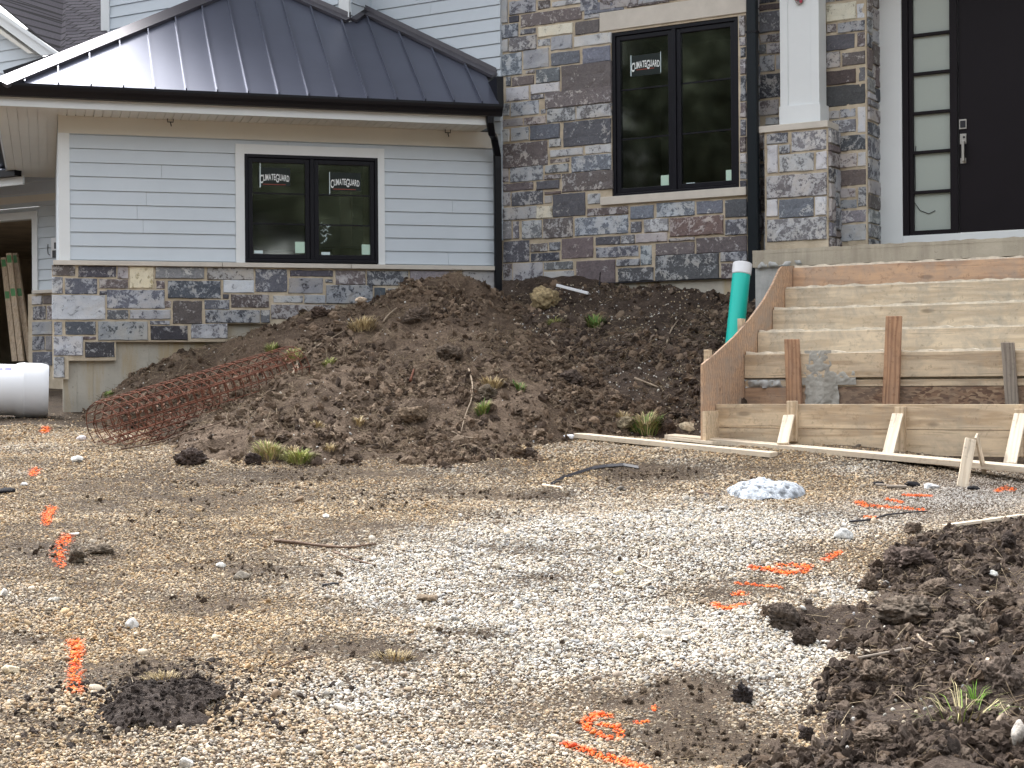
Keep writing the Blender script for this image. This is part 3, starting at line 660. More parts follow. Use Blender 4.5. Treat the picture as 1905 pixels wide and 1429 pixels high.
for r in ((0, mu0, fv, 6.4), (mu1, uE, fv, 6.4), (mu0, mu1, fv, mv0), (mu0, mu1, mv1, 6.4)): mb.box(W1, *r, -.18, .014, mi=1)
part('stone_veneer', mb, [M['stone'], M['mortar']], house, colors=True)
mb = MB(); mb.box(W1, lu0, lu1, lv0, lv1, -.05, .03); part('lintel', mb, M['lime'], house, .006)
mb = MB(); mb.box(W1, lu0, uE, sv0, sv1, -.12, .05); part('window_sill', mb, M['lime'], house, .005)
mb = MB(); mb.box(W1, -.2, uE+.0, -1.6, fv, -.25, -.02); part('foundation_wall', mb, M['found'], house, .003)
mb = MB(); mb.box(W1, .0, uE-.3, fv-.012, fv-.001, -.02, .03); part('weep_flashing', mb, M['blackpl'], house)
RB = Plane(W1.pt(uE, 0), (s1, c1), (c1, -s1))     # right return of the bay
mb = MB(); rs = random.Random(4); mb.box(RB, 0, .33, -.6, 6.4, -.07, .006, mi=1); stonefill(mb, RB, .01, .30, fv, 6.4, rs); part('stone_veneer', mb, [M['stone'], M['mortar']], house, colors=True)
w, o = window(W1, (mu0+.006, mu1-.006, mv0+.002, mv1-.002), 2, fr=.04, o=.004)
sticker(w, W1, o-.002, (1173, 101, 1229.5, 140), 'film', 'film'); lettering(w, W1, o, 1201, 121, 53, 'ClimateGuard')
sticker(w, W1, o, (1184, 127.5, 1217, 129), 'redline', 'printed_line')
for r in ((1173, 103, 1174.5, 142), (1228.5, 96, 1229.5, 135), (1158, 351, 1172.5, 355.5), (1277, 340, 1292.5, 345)): sticker(w, W1, o, r, 'sticker')
for r in ((1229.5, 326, 1245, 348.5), (1350.5, 316, 1367, 339)): sticker(w, W1, o, r, 'mint')
# --- downspouts
def dspout(pts, wd, dp, mat, name='downspout', pl=W1):
    mb = MB(); pts = [np.array(p) for p in pts]; prev = None
    for i, p in enumerate(pts):
        d = pts[min(i+1, len(pts)-1)]-pts[max(0, i-1)]; d /= np.linalg.norm(d); b = np.cross(pl.d, d); b /= np.linalg.norm(b)
        q = [p+pl.d*a*wd/2+b*c*dp/2 for a, c in ((-1, -.6), (-.8, -1), (.8, -1), (1, -.6), (1, .6), (.8, 1), (-.8, 1), (-1, .6))]
        prev = q if prev is None else prev+q
    n = len(pts); mb.add(prev, [(i*8+k, i*8+(k+1) % 8, (i+1)*8+(k+1) % 8, (i+1)*8+k) for i in range(n-1) for k in range(8)]+[tuple(range(7, -1, -1)), tuple((n-1)*8+k for k in range(8))]); return part(name, mb, mat, house)
ud = W1.off(.05).hit(1400.5, 250)[0]
d = dspout([W1.pt(ud, 6.3, .045), W1.pt(ud, .2, .045)], .112, .085, M['dspout'])
mb = MB(); mb.box(W1, ud-.06, ud+.06, W1.hit(1400, 64)[1], W1.hit(1400, 60)[1], -.0, .092); part('strap', mb, M['gutter'], d)
pA = W2.off(EO+.06).hit(911, 212); P = W2.pt(pA[0], pA[1], EO+.06)
uq = W1.hit(931, 300)[0]
kx = W2.pt(-.07, W2.hit(931, 296)[1], .1)
dspout([P, P-np.array([0, 0, .09]), P+np.array([.02, .1, -.2]), P*.42+kx*.58+np.array([0, 0, .02]), kx+np.array([0, 0, .03]), kx-np.array([0, 0, .12]), kx-np.array([0, 0, 1.9])], .085, .07, M['gutter'], pl=W2)
# floodlight hooks on the soffit
for x, y in ((317, 222), (833.5, 238)):
    u, v = W2.off(.1).hit(x, y); q = W2.pt(u, vSoff, .09); mb = MB()
    mb.tube([q+W2.d*-.03, q+W2.d*-.03-np.array([0, 0, .035]), q+W2.d*.03-np.array([0, 0, .035]), q+W2.d*.03], .006, 5); mb.tube([q-np.array([0, 0, .03]), q+W2.d*.01-np.array([0, 0, .08])], .006, 5); part('wire_stub', mb, M['blackpl'], house)
# --- porch: wall, pier, column, entry
Q = atY(1331, 752, 13.5)
PP = Plane(Q, (s1, c1), (c1, -s1))               # inner face of the plywood side panel
rz = [PP.hit(*p) for p in ((1384, 658.6), (1408.6, 617.5), (1436.5, 575.4), (1459.5, 536), (1474.3, 497.4))]
trd = (rz[-1][0]-rz[0][0])/4
FP = [Plane(PP.pt(u, 0), (c1, -s1), (-s1, -c1)) for u, z in rz]; ZT = [z for u, z in rz]
LF = Plane(PP.pt(rz[-1][0]+trd, 0), (c1, -s1), (-s1, -c1)); zL = LF.hit(1500, 460)[1]
BF = Plane(Q, (c1, -s1), (-s1, -c1)); zB = BF.hit(1500, 752)[1]
dLF = (LF.P-W1.P)@W1.n
print('LF ahead of W1', dLF, 'tread', trd, 'risers', ZT, 'landing', zL, 'form', zB, 'vSoff', vSoff, 'wA', dAB)
px0 = W1.hit(1424, 400)[0]; px1 = W1.hit(1541.5, 400)[0]
cv0, cv1 = W1.hit(1430, 247)[1], W1.off(.03).hit(1416, 235)[1]
pv0 = zL
mb = MB(); 
Z4 = [(165,885,300,955),(328,868,560,1000),(170,968,235,1150),(248,965,318,1020),(248,1022,475,1140),(490,1008,560,1125),(165,1158,560,1308),(165,1322,235,1438),(247,1322,472,1445),(485,1308,560,1430),(165,1450,560,1600)]
c4 = {0: (DKb, .50), 1: (GR, .49), 2: (LT, .42), 3: (DKb, .5), 4: (GR, .46), 5: (LT, .43), 6: (GR, .47), 7: (LT, .42), 8: (BL, .56), 9: (LT, .43), 10: (GR, .5)}
stones_px(mb, W1, Z4, 3.573, 1380, 0, umax=px1-.002, colors=c4)
mb.box(W1, px0, px1, pv0, cv0, -.34, .012, mi=1)
SR = Plane(W1.pt(px1, 0), (s1, c1), (c1, -s1)); rs = random.Random(8); stonefill(mb, SR, .0, .32, pv0, cv0, rs)
SL_ = Plane(W1.pt(px0, 0), (s1, c1), (-c1, s1)); stonefill(mb, SL_, .01, .32, pv0, cv0, rs)
part('pier', mb, [M['stone'], M['mortar']], house, colors=True)
mb = MB(); mb.box(W1, px0-.055, px1+.01, cv0, cv1, -.34, .035); part('pier_cap', mb, M['lime'], house, .006)
qx0, qx1 = W1.off(-.06).hit(1452, 150)[0], W1.off(-.06).hit(1524.5, 150)[0]
bx0, bx1 = W1.off(-.035).hit(1449.5, 215)[0], W1.off(-.035).hit(1526, 215)[0]
bv = W1.off(-.035).hit(1486, 195)[1]; CTOP = 4.75
mb = MB(); mb.box(W1, qx0, qx1, cv1, CTOP, -.27, -.06)
e = .085
for a, b in ((qx0, qx0+e), (qx1-e, qx1)): mb.box(W1, a, b, bv, CTOP, -.06, -.048)
mb.box(W1, bx0, bx1, cv1, bv, -.30, -.035)
part('porch_column', mb, M['trim'], house, .003)
# painted stone ornament hanging on the column
mb = MB(); a = W1.off(-.045); u, v = a.hit(1487, -6); ring = []
pts = [W1.pt(u+.052*math.cos(t), v+.085*math.sin(t), -.047) for t in np.linspace(0, 2*math.pi, 17)[:-1]]
mb.slab(pts, W1.n*.012); part('ornament', mb, paint('mottled_ornament', (.22, .2, .19), .5, .8, 40, 0), house, .003)
mb = MB()
for k, (du_, dv_) in enumerate(((.02, -.05), (-.02, -.02), (.01, .02))): mb.slab([W1.pt(u+du_+.018*math.cos(t), v+dv_+.02*math.sin(t), -.035) for t in np.linspace(0, 2*math.pi, 9)[:-1]], W1.n*.004)
part('ornament_flower', mb, paint('red_petal', (.35, .03, .06), .5, .3, 40, 0), house)
# porch wall stone
mb = MB(); wl0 = uE-.02; wr = WP.hit(1612, 250)[0]
Zp = [(560,20,755,135),(765,20,825,120),(565,160,625,215),(635,145,825,210),(560,228,750,330),(765,212,825,310),(560,345,650,450),(665,345,825,430),(560,468,755,558),(775,445,825,540),(560,565,825,700),(570,738,645,790),(650,720,755,780),(770,710,828,880),(600,798,755,880),(645,900,825,1000),(645,1022,760,1113),(770,1012,828,1103),(655,1127,828,1233),(655,1252,755,1313),(645,1327,765,1385),(772,1243,828,1370),(645,1397,828,1480),(650,1492,828,1600),
(115,75,250,210),(120,225,250,280),(115,295,155,355),(165,285,250,355),(115,370,215,475),(225,365,250,460),(115,490,250,650),(115,665,240,765),(155,780,245,830),(112,900,160,990),(112,1000,160,1070),(112,1085,158,1180),(112,1190,165,1300),(112,1305,160,1400),(112,1415,165,1560)]
cp = {0: (TAN, .43), 4: (DKb, .64), 8: ((.05, .04, .038), .62), 10: ((.045, .047, .052), .68), 7: (PUR, .56), 13: (LT, .42), 17: (LT, .43), 1: (LT, .43)}
stones_px(mb, WP, Zp, 3.573, 1380, 0, umax=wr-.003, colors=cp)
rs = random.Random(31); z0p = WP.hit(1600, 0)[1]+.01; stonefill(mb, WP, wl0, wr, z0p, CTOP, rs)
mb.box(WP, wl0, wr, zL-.02, CTOP, -.3, .012, mi=1)
RP = Plane(WP.pt(wr, 0), (s1, c1), (c1, -s1)); stonefill(mb, RP, .0, .385, zL+.01, CTOP, rs); mb.box(RP, -.02, .385, zL-.01, CTOP, -.2, .011, mi=1)
part('stone_veneer', mb, [M['stone'], M['mortar']], house, colors=True)
# entry: white jamb, sidelight, door
j0, j1 = WD.hit(1636, 250)[0]-.15, WD.hit(1679.5, 250)[0]
dv0 = WD.hit(1800, 433)[1]; DT = 4.3
mb = MB(); mb.box(WD, j0, j1, zL, CTOP, -.1, .03); mb.box(WD, j1, j1+4, zL, dv0, -.1, .02); mb.box(WD, j1, j1+4, DT, CTOP, -.1, .03); part('door_casing', mb, M['trim'], house, .003)
fA, fB = j1, WD.hit(1699, 250)[0]; gA, gB = fB, WD.hit(1768, 250)[0]
mb = MB(); mb.box(WD, fA, WD.hit(1691, 250)[0], dv0, DT, -.1, .02); mb.box(WD, WD.hit(1691, 250)[0], fB, dv0, DT, -.1, .0)
ys = [(62.5), (135), (208.5), (282), (356.5)]
hb = []
for y in ys: v = WD.hit(1734, y)[1]; mb.box(WD, gA, gB, v-.016, v+.016, -.1, .004); hb.append(v)
mb.box(WD, gA, gB, dv0, WD.hit(1734, 428)[1], -.1, .01)
mb.box(WD, gB, WD.hit(1782, 250)[0], dv0, DT, -.1, .02)
sid = part('sidelight', mb, M['door'], house, .003)
vs_ = [WD.hit(1734, 428)[1]]+hb[::-1]+[hb[0]+.38, DT]
for a, b in zip(vs_[:-1], vs_[1:]): p = MB(); p.box(WD, gA-.01, gB+.01, a-.01, b+.01, -.05, -.035); part('pane', p, M['frost'], sid)
wire = [WD.off(-.03).hit(x, y) for x, y in ((1704, 272), (1702, 290), (1703, 350), (1700, 375), (1712, 392), (1728, 398), (1740, 392))]
mb = MB(); mb.tube([WD.pt(u, v, -.028) for u, v in wire], .004, 5); part('wire', mb, M['blackpl'], sid)
dx0 = WD.hit(1782, 250)[0]
mb = MB(); mb.box(WD, dx0+.006, dx0+1.1, dv0+.01, DT-.02, -.09, -.012); door = part('door', mb, M['door'], house, .004)
mb = MB(); mb.box(WD, dx0+1.1, dx0+1.25, dv0, CTOP, -.1, .02); mb.box(WD, dx0+1.25, dx0+4, dv0, CTOP, -.1, -.0); part('entry_wall', mb, M['trim'], house)
def hb_(x0, y0, x1, y1, o0, o1, nm, mat, bev=.002):
    m = MB(); m.boxp(WD, (x0, y0, x1, y1), o0, o1); return part(nm, m, mat, door, bev)
hb_(1784, 222, 1798, 240, -.012, .004, 'keypad_bezel', M['nickel']); hb_(1786, 224.5, 1796, 237.5, .003, .008, 'keypad', M['blackpl'])
hb_(1785.5, 249, 1797.5, 268, -.012, .0, 'lock_plate', M['nickel']); hb_(1786.5, 294, 1797, 304, -.012, .0, 'handle_base', M['nickel'])
a = WD.off(.05); u, v0_ = a.hit(1791, 300); v1_ = a.hit(1791, 261)[1]
m = MB(); m.box(WD, u-.014, u+.014, v0_, v1_, .028, .048); m.box(WD, u-.012, u+.012, v0_, v0_+.02, -.005, .03); m.box(WD, u-.012, u+.012, v1_-.02, v1_, -.005, .03); part('handle', m, M['nickel'], door, .004)
m = MB(); u, v = a.hit(1791, 254); m.tube([WD.pt(u, v, -.01), WD.pt(u, v, .006)], .011, 12); part('keyhole', m, M['blackpl'], door)
# porch ceiling and beam
mb = MB(); mb.box(W1, uE-.05, uE+6, CTOP, CTOP+.25, -1.2, .45); part('porch_ceiling', mb, M['cream'], house)
mb = MB(); mb.box(W1, uE+.0, uE+6, CTOP+.25, CTOP+.7, -1.2, .75); part('porch_roof', mb, M['roof'], house)
mb = MB(); mb.box(WD, j1+4, j1+4.3, zL-1, CTOP, -.2, 1.4); part('side_wall', mb, M['siding'], house)
# --- garage part on the far left
gs0 = W3.hit(62, 500)[0]; gl = -7.
gvt = W3.hit(62, 393)[1]; gvo = W3.hit(40, 409)[1]; gfr = W3.hit(108, 372)[1]; gtop = W3.hit(80, 336)[1]
gd0, gd1 = W3.hit(62.5, 500)[0], W3.hit(72.5, 500)[0]; gsv = W3.hit(75, 541)[1]; gsb = W3.hit(75, 547)[1]
mb = MB(); siding(mb, W3, gd1, 1.6, gsv, gfr, exB*1.0, W3.hit(100, 401.5)[1]); siding(mb, W3, gl, gd1, gvt, gfr, exB, W3.hit(100, 401.5)[1])
part('lap_siding', mb, M['siding'], house)
mb = MB(); mb.box(W3, gd0, gd1, -.4, gvt, -.12, .03); mb.box(W3, gl, gd0, gvo, gvt, -.12, .03); part('garage_door_casing', mb, M['trim'], house, .003)
mb = MB(); mb.box(W3, gl, 1.6, gfr, vSoff-.002, -.1, .02); part('frieze_board', mb, M['cream'], house)
mb = MB(); mb.box(W3, gd1-.02, .6, gsb, gsv, -.05, .12); part('limestone_ledge', mb, M['lime'], house, .004)
mb = MB(); stones_px(mb, W3.off(.04), [(200,650,265,703),(272,645,328,700),(205,715,285,800),(293,710,330,798),(203,812,330,893),(203,905,278,992),(288,903,330,992),(205,1002,330,1090),(205,1100,310,1160),(205,1170,300,1230),(205,1240,300,1330)], 3.402, 0, 360)
mb.box(W3.off(.04), W3.hit(58, 600)[0], .6, -.9, gsb-.002, -.15, .014, mi=1); part('stone_veneer', mb, [M['stone'], M['mortar']], house, colors=True)
# garage interior with leaning boards
mb = MB(); pp = [W3.pt(gl, -.5, -.13), W3.pt(gd0+.1, -.5, -.13), W3.pt(gd0+.1, gvo+.1, -.13), W3.pt(gl, gvo+.1, -.13)]; qq = [p_-W3.n*6 for p_ in pp]
for i in range(4): mb.add([pp[i], pp[(i+1) % 4], qq[(i+1) % 4], qq[i]], [(0, 1, 2, 3)])
mb.add(qq, [(0, 1, 2, 3)]); part('garage_interior', mb, M['room'], house)
mb = MB(); mb.box(W3, gl, gd0, gtop+.4, 5, -.2, -.05); mb.box(W3, gd1, 1.6, -.4, gfr, -.15, -.012); part('wall_sheathing', mb, M['dark'], house)
for k, (xt, yt, xb, yb) in enumerate(((4, 470, 42, 672), (14, 470, 58, 672), (-6, 478, 30, 672))):
    GI = W3.off(-.5-.12*k); ut, vt = GI.hit(xt, yt); ub, vb_ = GI.hit(xb, yb); p0 = GI.pt(ub, vb_); p1 = GI.pt(ut, vt)-GI.n*.15
    b = MB(); hw = W3.d*.055; b.slab([p0-hw, p0+hw, p1+hw, p1-hw], W3.n*.03)
    o_ = part('leaning_board', b, M['plank']); tag(o_, ('narrow pale board leaning in the garage opening, middle of the three', 'pale board leaning nearest the garage door jamb', 'pale board leaning farthest left inside the garage opening')[k], 'board', 'boards leaning in the garage opening')
    for t in (.02, .33):
        c_ = p1*(1-t)+p0*t; c2_ = p1*(1-t-.07)+p0*(t+.07); l_ = MB(); l_.slab([c_-hw*.8, c_+hw*.8, c2_+hw*.8, c2_-hw*.8], W3.n*.0335); part('label', l_, M['green'], o_)
# outlet on the garage wall
a = W3.off(.02); mb = MB(); mb.boxp(W3, (95, 442, 110, 478), .0, .03); ob = part('wall_outlet', mb, M['white'], house, .003)
mb = MB(); mb.boxp(W3, (100.5, 451, 106, 463), .03, .034); mb.boxp(W3, (97, 465.5, 112, 479), .03, .09); part('outlet_cover', mb, M['blackpl'], ob, .004)
mb = MB(); mb.tube([W3.pt(*W3.hit(x, y), .05) for x, y in ((98, 475), (94.5, 473), (94, 465), (94.2, 455))], .006, 5); part('cable', mb, M['blackpl'], ob)
# roofs above the garage
def uvquad(name, quads, mat, parent, th=.06):
    me = bpy.data.meshes.new(name); V = []; Fc = []; UV = []
    for q in quads:
        q = [np.array(p) for p in q]; n = len(V); V += [p.tolist() for p in q]; Fc.append(list(range(n, n+len(q))))
        nn = np.cross(q[1]-q[0], q[2]-q[1]); nn /= np.linalg.norm(nn); nn = nn if nn[2] > 0 else -nn
        hz = np.cross(np.array([0, 0, 1.]), nn); hz /= np.linalg.norm(hz); up = np.cross(nn, hz); UV += [(p@hz, p@up) for p in q]
        n = len(V); V += [(p-nn*th).tolist() for p in q]; Fc.append(list(range(n+len(q)-1, n-1, -1))); UV += [(p@hz, p@up) for p in q][::-1]
        k = len(q); b = n-k
        for i in range(k): Fc.append([b+i, b+(i+1) % k, n+(i+1) % k, n+i]); UV += [(0, 0)]*4
    me.from_pydata(V, [], Fc); ul_ = me.uv_layers.new(name='UVMap'); 
    for i, l in enumerate(ul_.data): l.uv = UV[i]
    me.materials.append(mat); me.update(); return link(name, me, parent)
W4 = Plane(atY(60, 60, 20.5), (c1, -s1), (-s1, -c1))
def w4(x, y, o=0.): u, v = W4.off(o).hit(x, y); return W4.pt(u, v, o)
slp = np.array([-.0, 0, 0]); K1 = w4(-60, -40, .25); K2 = w4(110, 102, .25)
bk = np.array([s1, c1, 0])*3.2
V1 = w4(122, 95, .25); V2 = V1+bk*1.2+np.array([0, 0, 3.4]); 
uvquad('shingle_roof', [(K1, K2, V1, atY(122, -50, 24.5), atY(-60, -60, 24.5))], M['shingle'], house)
uvquad('shingle_roof', [(V1, atY(198, 62, 20.3), atY(205, -60, 24.5), atY(122, -50, 24.5))], M['shingle'], house)
mb = MB(); 
def rk(x, y, o): return w4(x, y, o)
mb.slab([rk(-40, -7, .2), rk(113, 100, .2), rk(80, 104, .2), rk(-40, 16, .2)], W4.n*.03); part('rake_board', mb, M['trim'], house)
mb = MB(); mb.slab([rk(-40, -7, .24), rk(113, 100, .24), rk(104, 101, .24), rk(-40, 1, .24)], W4.n*.03); part('rake_trim', mb, M['trim'], house)
mb = MB(); mb.slab([rk(-40, 14, .02), rk(82, 104, .02), rk(73, 104, .02), rk(-40, 26, .02)], W4.n*.18); part('rake_soffit', mb, M['cream'], house)
# gable siding, clipped by stepping courses under the rake
mb = MB(); rv = W4.hit(30, 91)[1]
for k in range(-4, 16):
    v0_ = rv+k*exB; v1_ = v0_+exB
    def xr(v):                                     # rake line u at height v
        a_, b_ = W4.hit(-40, 20), W4.hit(80, 106); return a_[0]+(b_[0]-a_[0])*(v-a_[1])/(b_[1]-a_[1])
    ue1, ue0 = xr(v1_), xr(v0_)
    if v0_ < 1.0: continue
    mb.hexa([W4.pt(-4, v0_, .016), W4.pt(ue0, v0_, .016), W4.pt(ue0, v0_, -.01), W4.pt(-4, v0_, -.01), W4.pt(-4, v1_, .004), W4.pt(max(ue1, -4), v1_, .004), W4.pt(max(ue1, -4), v1_, -.01), W4.pt(-4, v1_, -.01)])
part('gable_siding', mb, M['siding'], house)
mb = MB(); mb.slab([atY(5, 131, 20), atY(10, 141, 20), atY(60, 118, 20.2), atY(112, 103, 20.2), atY(105, 98, 20.2)], (0, .1, 0)); part('drip_edge', mb, M['gutter'], house)
# small metal roof and siding seen under the side eave
mb = MB(); a = W3.off(.9); mb.box(a, gl, a.hit(46, 330)[0], a.hit(20, 346)[1], a.hit(20, 331)[1], -.0, .03); part('fascia_board', mb, M['trim'], house)
mb = MB(); mb.box(a, gl, a.hit(40, 320)[0], a.hit(20, 331)[1]+.004, a.hit(20, 318)[1], -.0, .12); part('gutter', mb, M['gutter'], house)
mb = MB(); z0_ = a.hit(20, 318)[1]; mb.slab([a.pt(gl, z0_, 0), a.pt(a.hit(36, 318)[0], z0_, 0), a.pt(a.hit(36, 318)[0]-.2, z0_+.55, -.85), a.pt(gl, z0_+.55, -.85)], (0, 0, .03)); rf = part('roof', mb, M['roof'], house)
for k in range(5):
    u = a.hit(30, 318)[0]-.38*k; s = MB(); s.slab([a.pt(u, z0_+.03, 0), a.pt(u+.02, z0_+.03, 0), a.pt(u+.02, z0_+.58, -.85), a.pt(u, z0_+.58, -.85)], (0, 0, .03)); part('seam', s, M['roof'], rf)
mb = MB(); siding(mb, W3.off(.02), gl, .2, a.hit(20, 318)[1]-.2, 3.9, exB, refA); part('lap_siding', mb, M['siding'], house)
# ------------------------------------------------------------------ concrete stoop
stoop = empty('concrete_stoop', LF.pt(1.5, -.5), 'raw concrete entry steps and landing below the front door', 'steps')
def lip(mb, pl, u0, u1, z, o0, o1, rr, amp=.008, mi=0):     # cast top edge, slightly uneven
    n = int((u1-u0)/.06); us = np.linspace(u0, u1, n+1); t = z+np.array([rr.uniform(.0, amp) for _ in us]); b = z-.03
    for i in range(n): mb.hexa([pl.pt(us[i], b, o1), pl.pt(us[i+1], b, o1), pl.pt(us[i+1], b, o0), pl.pt(us[i], b, o0), pl.pt(us[i], t[i], o1), pl.pt(us[i+1], t[i+1], o1), pl.pt(us[i+1], t[i+1], o0), pl.pt(us[i], t[i], o0)], mi)
rr = random.Random(9); RE = 6.0
lu = LF.hit(1400, 480)[0]; lb = LF.hit(1425, 497)[1]; pu0 = (PP.P-LF.P)@LF.d
mb = MB(); mb.box(LF, lu, RE, lb, zL-.012, -1.6, 0); lip(mb, LF, lu, RE, zL-.012, -1.6, .002, rr, .012); part('landing', mb, M['conc'], stoop)
mb = MB(); mb.box(LF, lu+.02, pu0+.8, -1.2, lb-.003, -1.2, -.02); part('landing_foundation', mb, M['grout'], stoop)
mb = MB()
for k, (pl, z) in enumerate(zip(FP, ZT)):
    mb.box(pl, .0+((PP.P-pl.P)@pl.d)+.01, RE, -.9, z-.004, -trd-.3, -.042)
    lip(mb, pl, ((PP.P-pl.P)@pl.d)+.01, RE, z+.004, -.12, -.024, rr, .018, 1)
part('step', mb, [M['conc'], paint('pale_concrete_edge', (.70, .64, .53), .9, .25, 14, .5)], stoop)
# ------------------------------------------------------------------ wooden formwork
fw = empty('stair_formwork', BF.pt(1.2, -.55), 'wooden stair formwork of plywood side, riser boards, stakes and braces around the entry steps', 'formwork')
def gpart(name, mat, mb, bevel=.003, parent=fw):
    # give boards a local frame whose X runs along the steps so the grain follows the board
    me = mb.mesh(name, mat); R = Matrix(((c1, s1, 0, 0), (-s1, c1, 0, 0), (0, 0, 1, 0), (0, 0, 0, 1)))
    n = len(me.vertices); a_ = np.empty(n*3); me.vertices.foreach_get('co', a_); a_ = a_.reshape(-1, 3); c_ = a_.mean(0)
    Rn = np.array(R)[:3, :3]; me.vertices.foreach_set('co', ((a_-c_)@Rn).ravel()); me.update()
    o_ = link(name, me, parent); o_.matrix_basis = Matrix.Translation(Vector(c_.tolist()))@R
    if bevel: m_ = o_.modifiers.new('bevel', 'BEVEL'); m_.width = bevel; m_.segments = 2
    return o_
out = [(1307, 835), (1307, 678), (1333, 657), (1366, 627), (1395, 594.5), (1421.7, 558), (1438, 528.7), (1451, 500.7), (1456, 495.8), (1477, 494.5)]
uz = [PP.hit(*p) for p in out]; uz[0] = (uz[0][0], -.95); uz.append((uz[-1][0]+.1, uz[-1][1])); uz.append((uz[-1][0], -.95))
mb = MB(); mb.slab([PP.pt(u, z, .0) for u, z in uz], -PP.n*.019); part('side_panel', mb, M['ply'], fw, .001)
mb = MB(); mb.box(PP, uz[0][0]-.0, uz[0][0]+.35, -1, PP.hit(1310, 765)[1], .001, .03); gpart('corner_post', M['formwood'], mb)
for x, y in ((1387, 597), (1325, 655)):           # stakes behind the panel
    u, z = PP.hit(x, y); mb = MB(); mb.box(PP, u-.045, u+.045, -1, z+.02, -.06, -.02); gpart('stake', M['formwood'], mb)
for k, (pl, z) in enumerate(zip(FP, ZT)):
    zb = ZT[k-1]-.03 if k else FP[0].hit(1600, 702)[1]
    mb = MB(); mb.box(pl, ((PP.P-pl.P)@pl.d)+.004, RE, zb, z-.006, -.038, 0)
    gpart('riser_board', M['ply'] if k == 4 else M['cemwood'] if k else M['formwood'], mb)
pl = FP[0]; z0 = pl.hit(1600, 704)[1]; z1 = pl.hit(1600, 719)[1]
mb = MB(); mb.box(pl, pu0*0+((PP.P-pl.P)@pl.d)+.004, RE, z1, z0-.012, -.045, -.012); gpart('riser_board', M['formwood'], mb)
mb = MB(); mb.box(pl, pl.hit(1500, 730)[0], RE, -.5, z1-.004, -.04, -.016); gpart('osb_panel', M['osb'], mb, 0)
mb = MB(); mb.box(pl, ((PP.P-pl.P)@pl.d)+.004, pl.hit(1498, 730)[0], -.5, z1-.006, -.04, -.010); gpart('plywood_panel', M['ply'], mb, 0)
def lump(name, pl, cells, mat, parent, th=.03, seed=0, cell=.02):   # rough concrete splashed on the boards
    rr_ = random.Random(seed); mb = MB()
    for (x0, y0, x1, y1) in cells:
        u0, u1, v0, v1 = pl.rect(x0, y0, x1, y1); nu = max(3, int((u1-u0)/cell)); nv = max(3, int((v1-v0)/cell))
        U, V = np.meshgrid(np.linspace(-1, 1, nu+1), np.linspace(-1, 1, nv+1)); u = (u0+u1)/2+U*(u1-u0)/2; v = (v0+v1)/2+V*(v1-v0)/2
        nn = fbm(u*30, v*22, o=4, sd=seed); h = np.clip(1-np.abs(U)**3, 0, 1)*np.clip(1-np.abs(V)**3, 0, 1)
        Hh = np.clip((h-.42+nn*1.5)*1.8, -.4, .8)*th*(1+.6*fbm(u*60, v*60, o=2, sd=seed+4))
        u = u+.012*vn(u*25, v*25, sd=3); P_ = pl.P+u[..., None]*pl.d+Hh[..., None]*pl.n; P_[..., 2] += v
        ix = np.arange(U.size).reshape(U.shape); fs = np.stack([ix[:-1, :-1], ix[:-1, 1:], ix[1:, 1:], ix[1:, :-1]], -1).reshape(-1, 4).tolist(); mb.add(P_.reshape(-1, 3), fs)
    return part(name, mb, mat, parent, smooth=True)
lump('concrete_splash', FP[0].off(.0), [(1499, 652, 1547, 718), (1490, 690, 1592, 716), (1498, 696, 1560, 762)], M['cement'], fw, .005, 2, .008)
lump('concrete_splash', FP[0].off(-.008), [(1386, 706, 1460, 722)], M['grout'], fw, .028, 5, .015)
lump('mortar_joint', LF.off(.0), [(1402, 486, 1490, 498)], M['grout'], stoop, .03, 7, .015)
def stake(pl, xt0, xt1, yt, xb0, xb1, yb, o, t, mat, zbot=None):
    a = pl.off(o+t); t0, t1 = a.hit(xt0, yt), a.hit(xt1, yt); b0, b1 = a.hit(xb0, yb), a.hit(xb1, yb)
    if zbot is not None: k = (t0[1]-zbot)/(t0[1]-b0[1]); b0 = (t0[0]+(b0[0]-t0[0])*k, zbot); b1 = (t1[0]+(b1[0]-t1[0])*k, zbot)
    m = MB(); m.slab([pl.pt(*t0, o), pl.pt(*t1, o), pl.pt(*b1, o), pl.pt(*b0, o)], pl.n*t)
    me = m.mesh('stake', mat); cc_ = (pl.pt(*t0, o)+pl.pt(*b1, o))/2; X = (pl.pt(*b0, o)-pl.pt(*t0, o)); X /= np.linalg.norm(X); Zv = pl.n; Yv = np.cross(Zv, X)
    Rn = np.stack([X, Yv, Zv], 1); n = len(me.vertices); a_ = np.empty(n*3); me.vertices.foreach_get('co', a_); me.vertices.foreach_set('co', ((a_.reshape(-1, 3)-cc_)@Rn).ravel()); me.update()
    ob_ = link('stake', me, fw); ob_.matrix_basis = Matrix([list(Rn[i])+[cc_[i]] for i in range(3)]+[[0, 0, 0, 1]]); md = ob_.modifiers.new('bevel', 'BEVEL'); md.width = .003; return ob_
stake(FP[0], 1458.5, 1485, 631, 1463, 1491, 752, .002, .04, M['redwood'], -.5)
stake(FP[0], 1647.5, 1676.5, 588, 1641, 1671, 752, .002, .04, M['redwood'], -.5)
stake(FP[0], 1861.5, 1885.5, 637, 1870, 1894, 752, .002, .04, M['graywood'], -.5)
zb1 = BF.hit(1500, 797.5)[1]; zb2 = BF.hit(1700, 836)[1]
bu0 = .004
mb = MB(); mb.box(BF, bu0, RE, zb1+.002, zB, -.038, 0); gpart('form_board', M['formwood'], mb)
mb = MB(); mb.box(BF, bu0, RE, zb2-.05, zb1-.002, -.038, -.003); gpart('form_board', M['formwood'], mb)
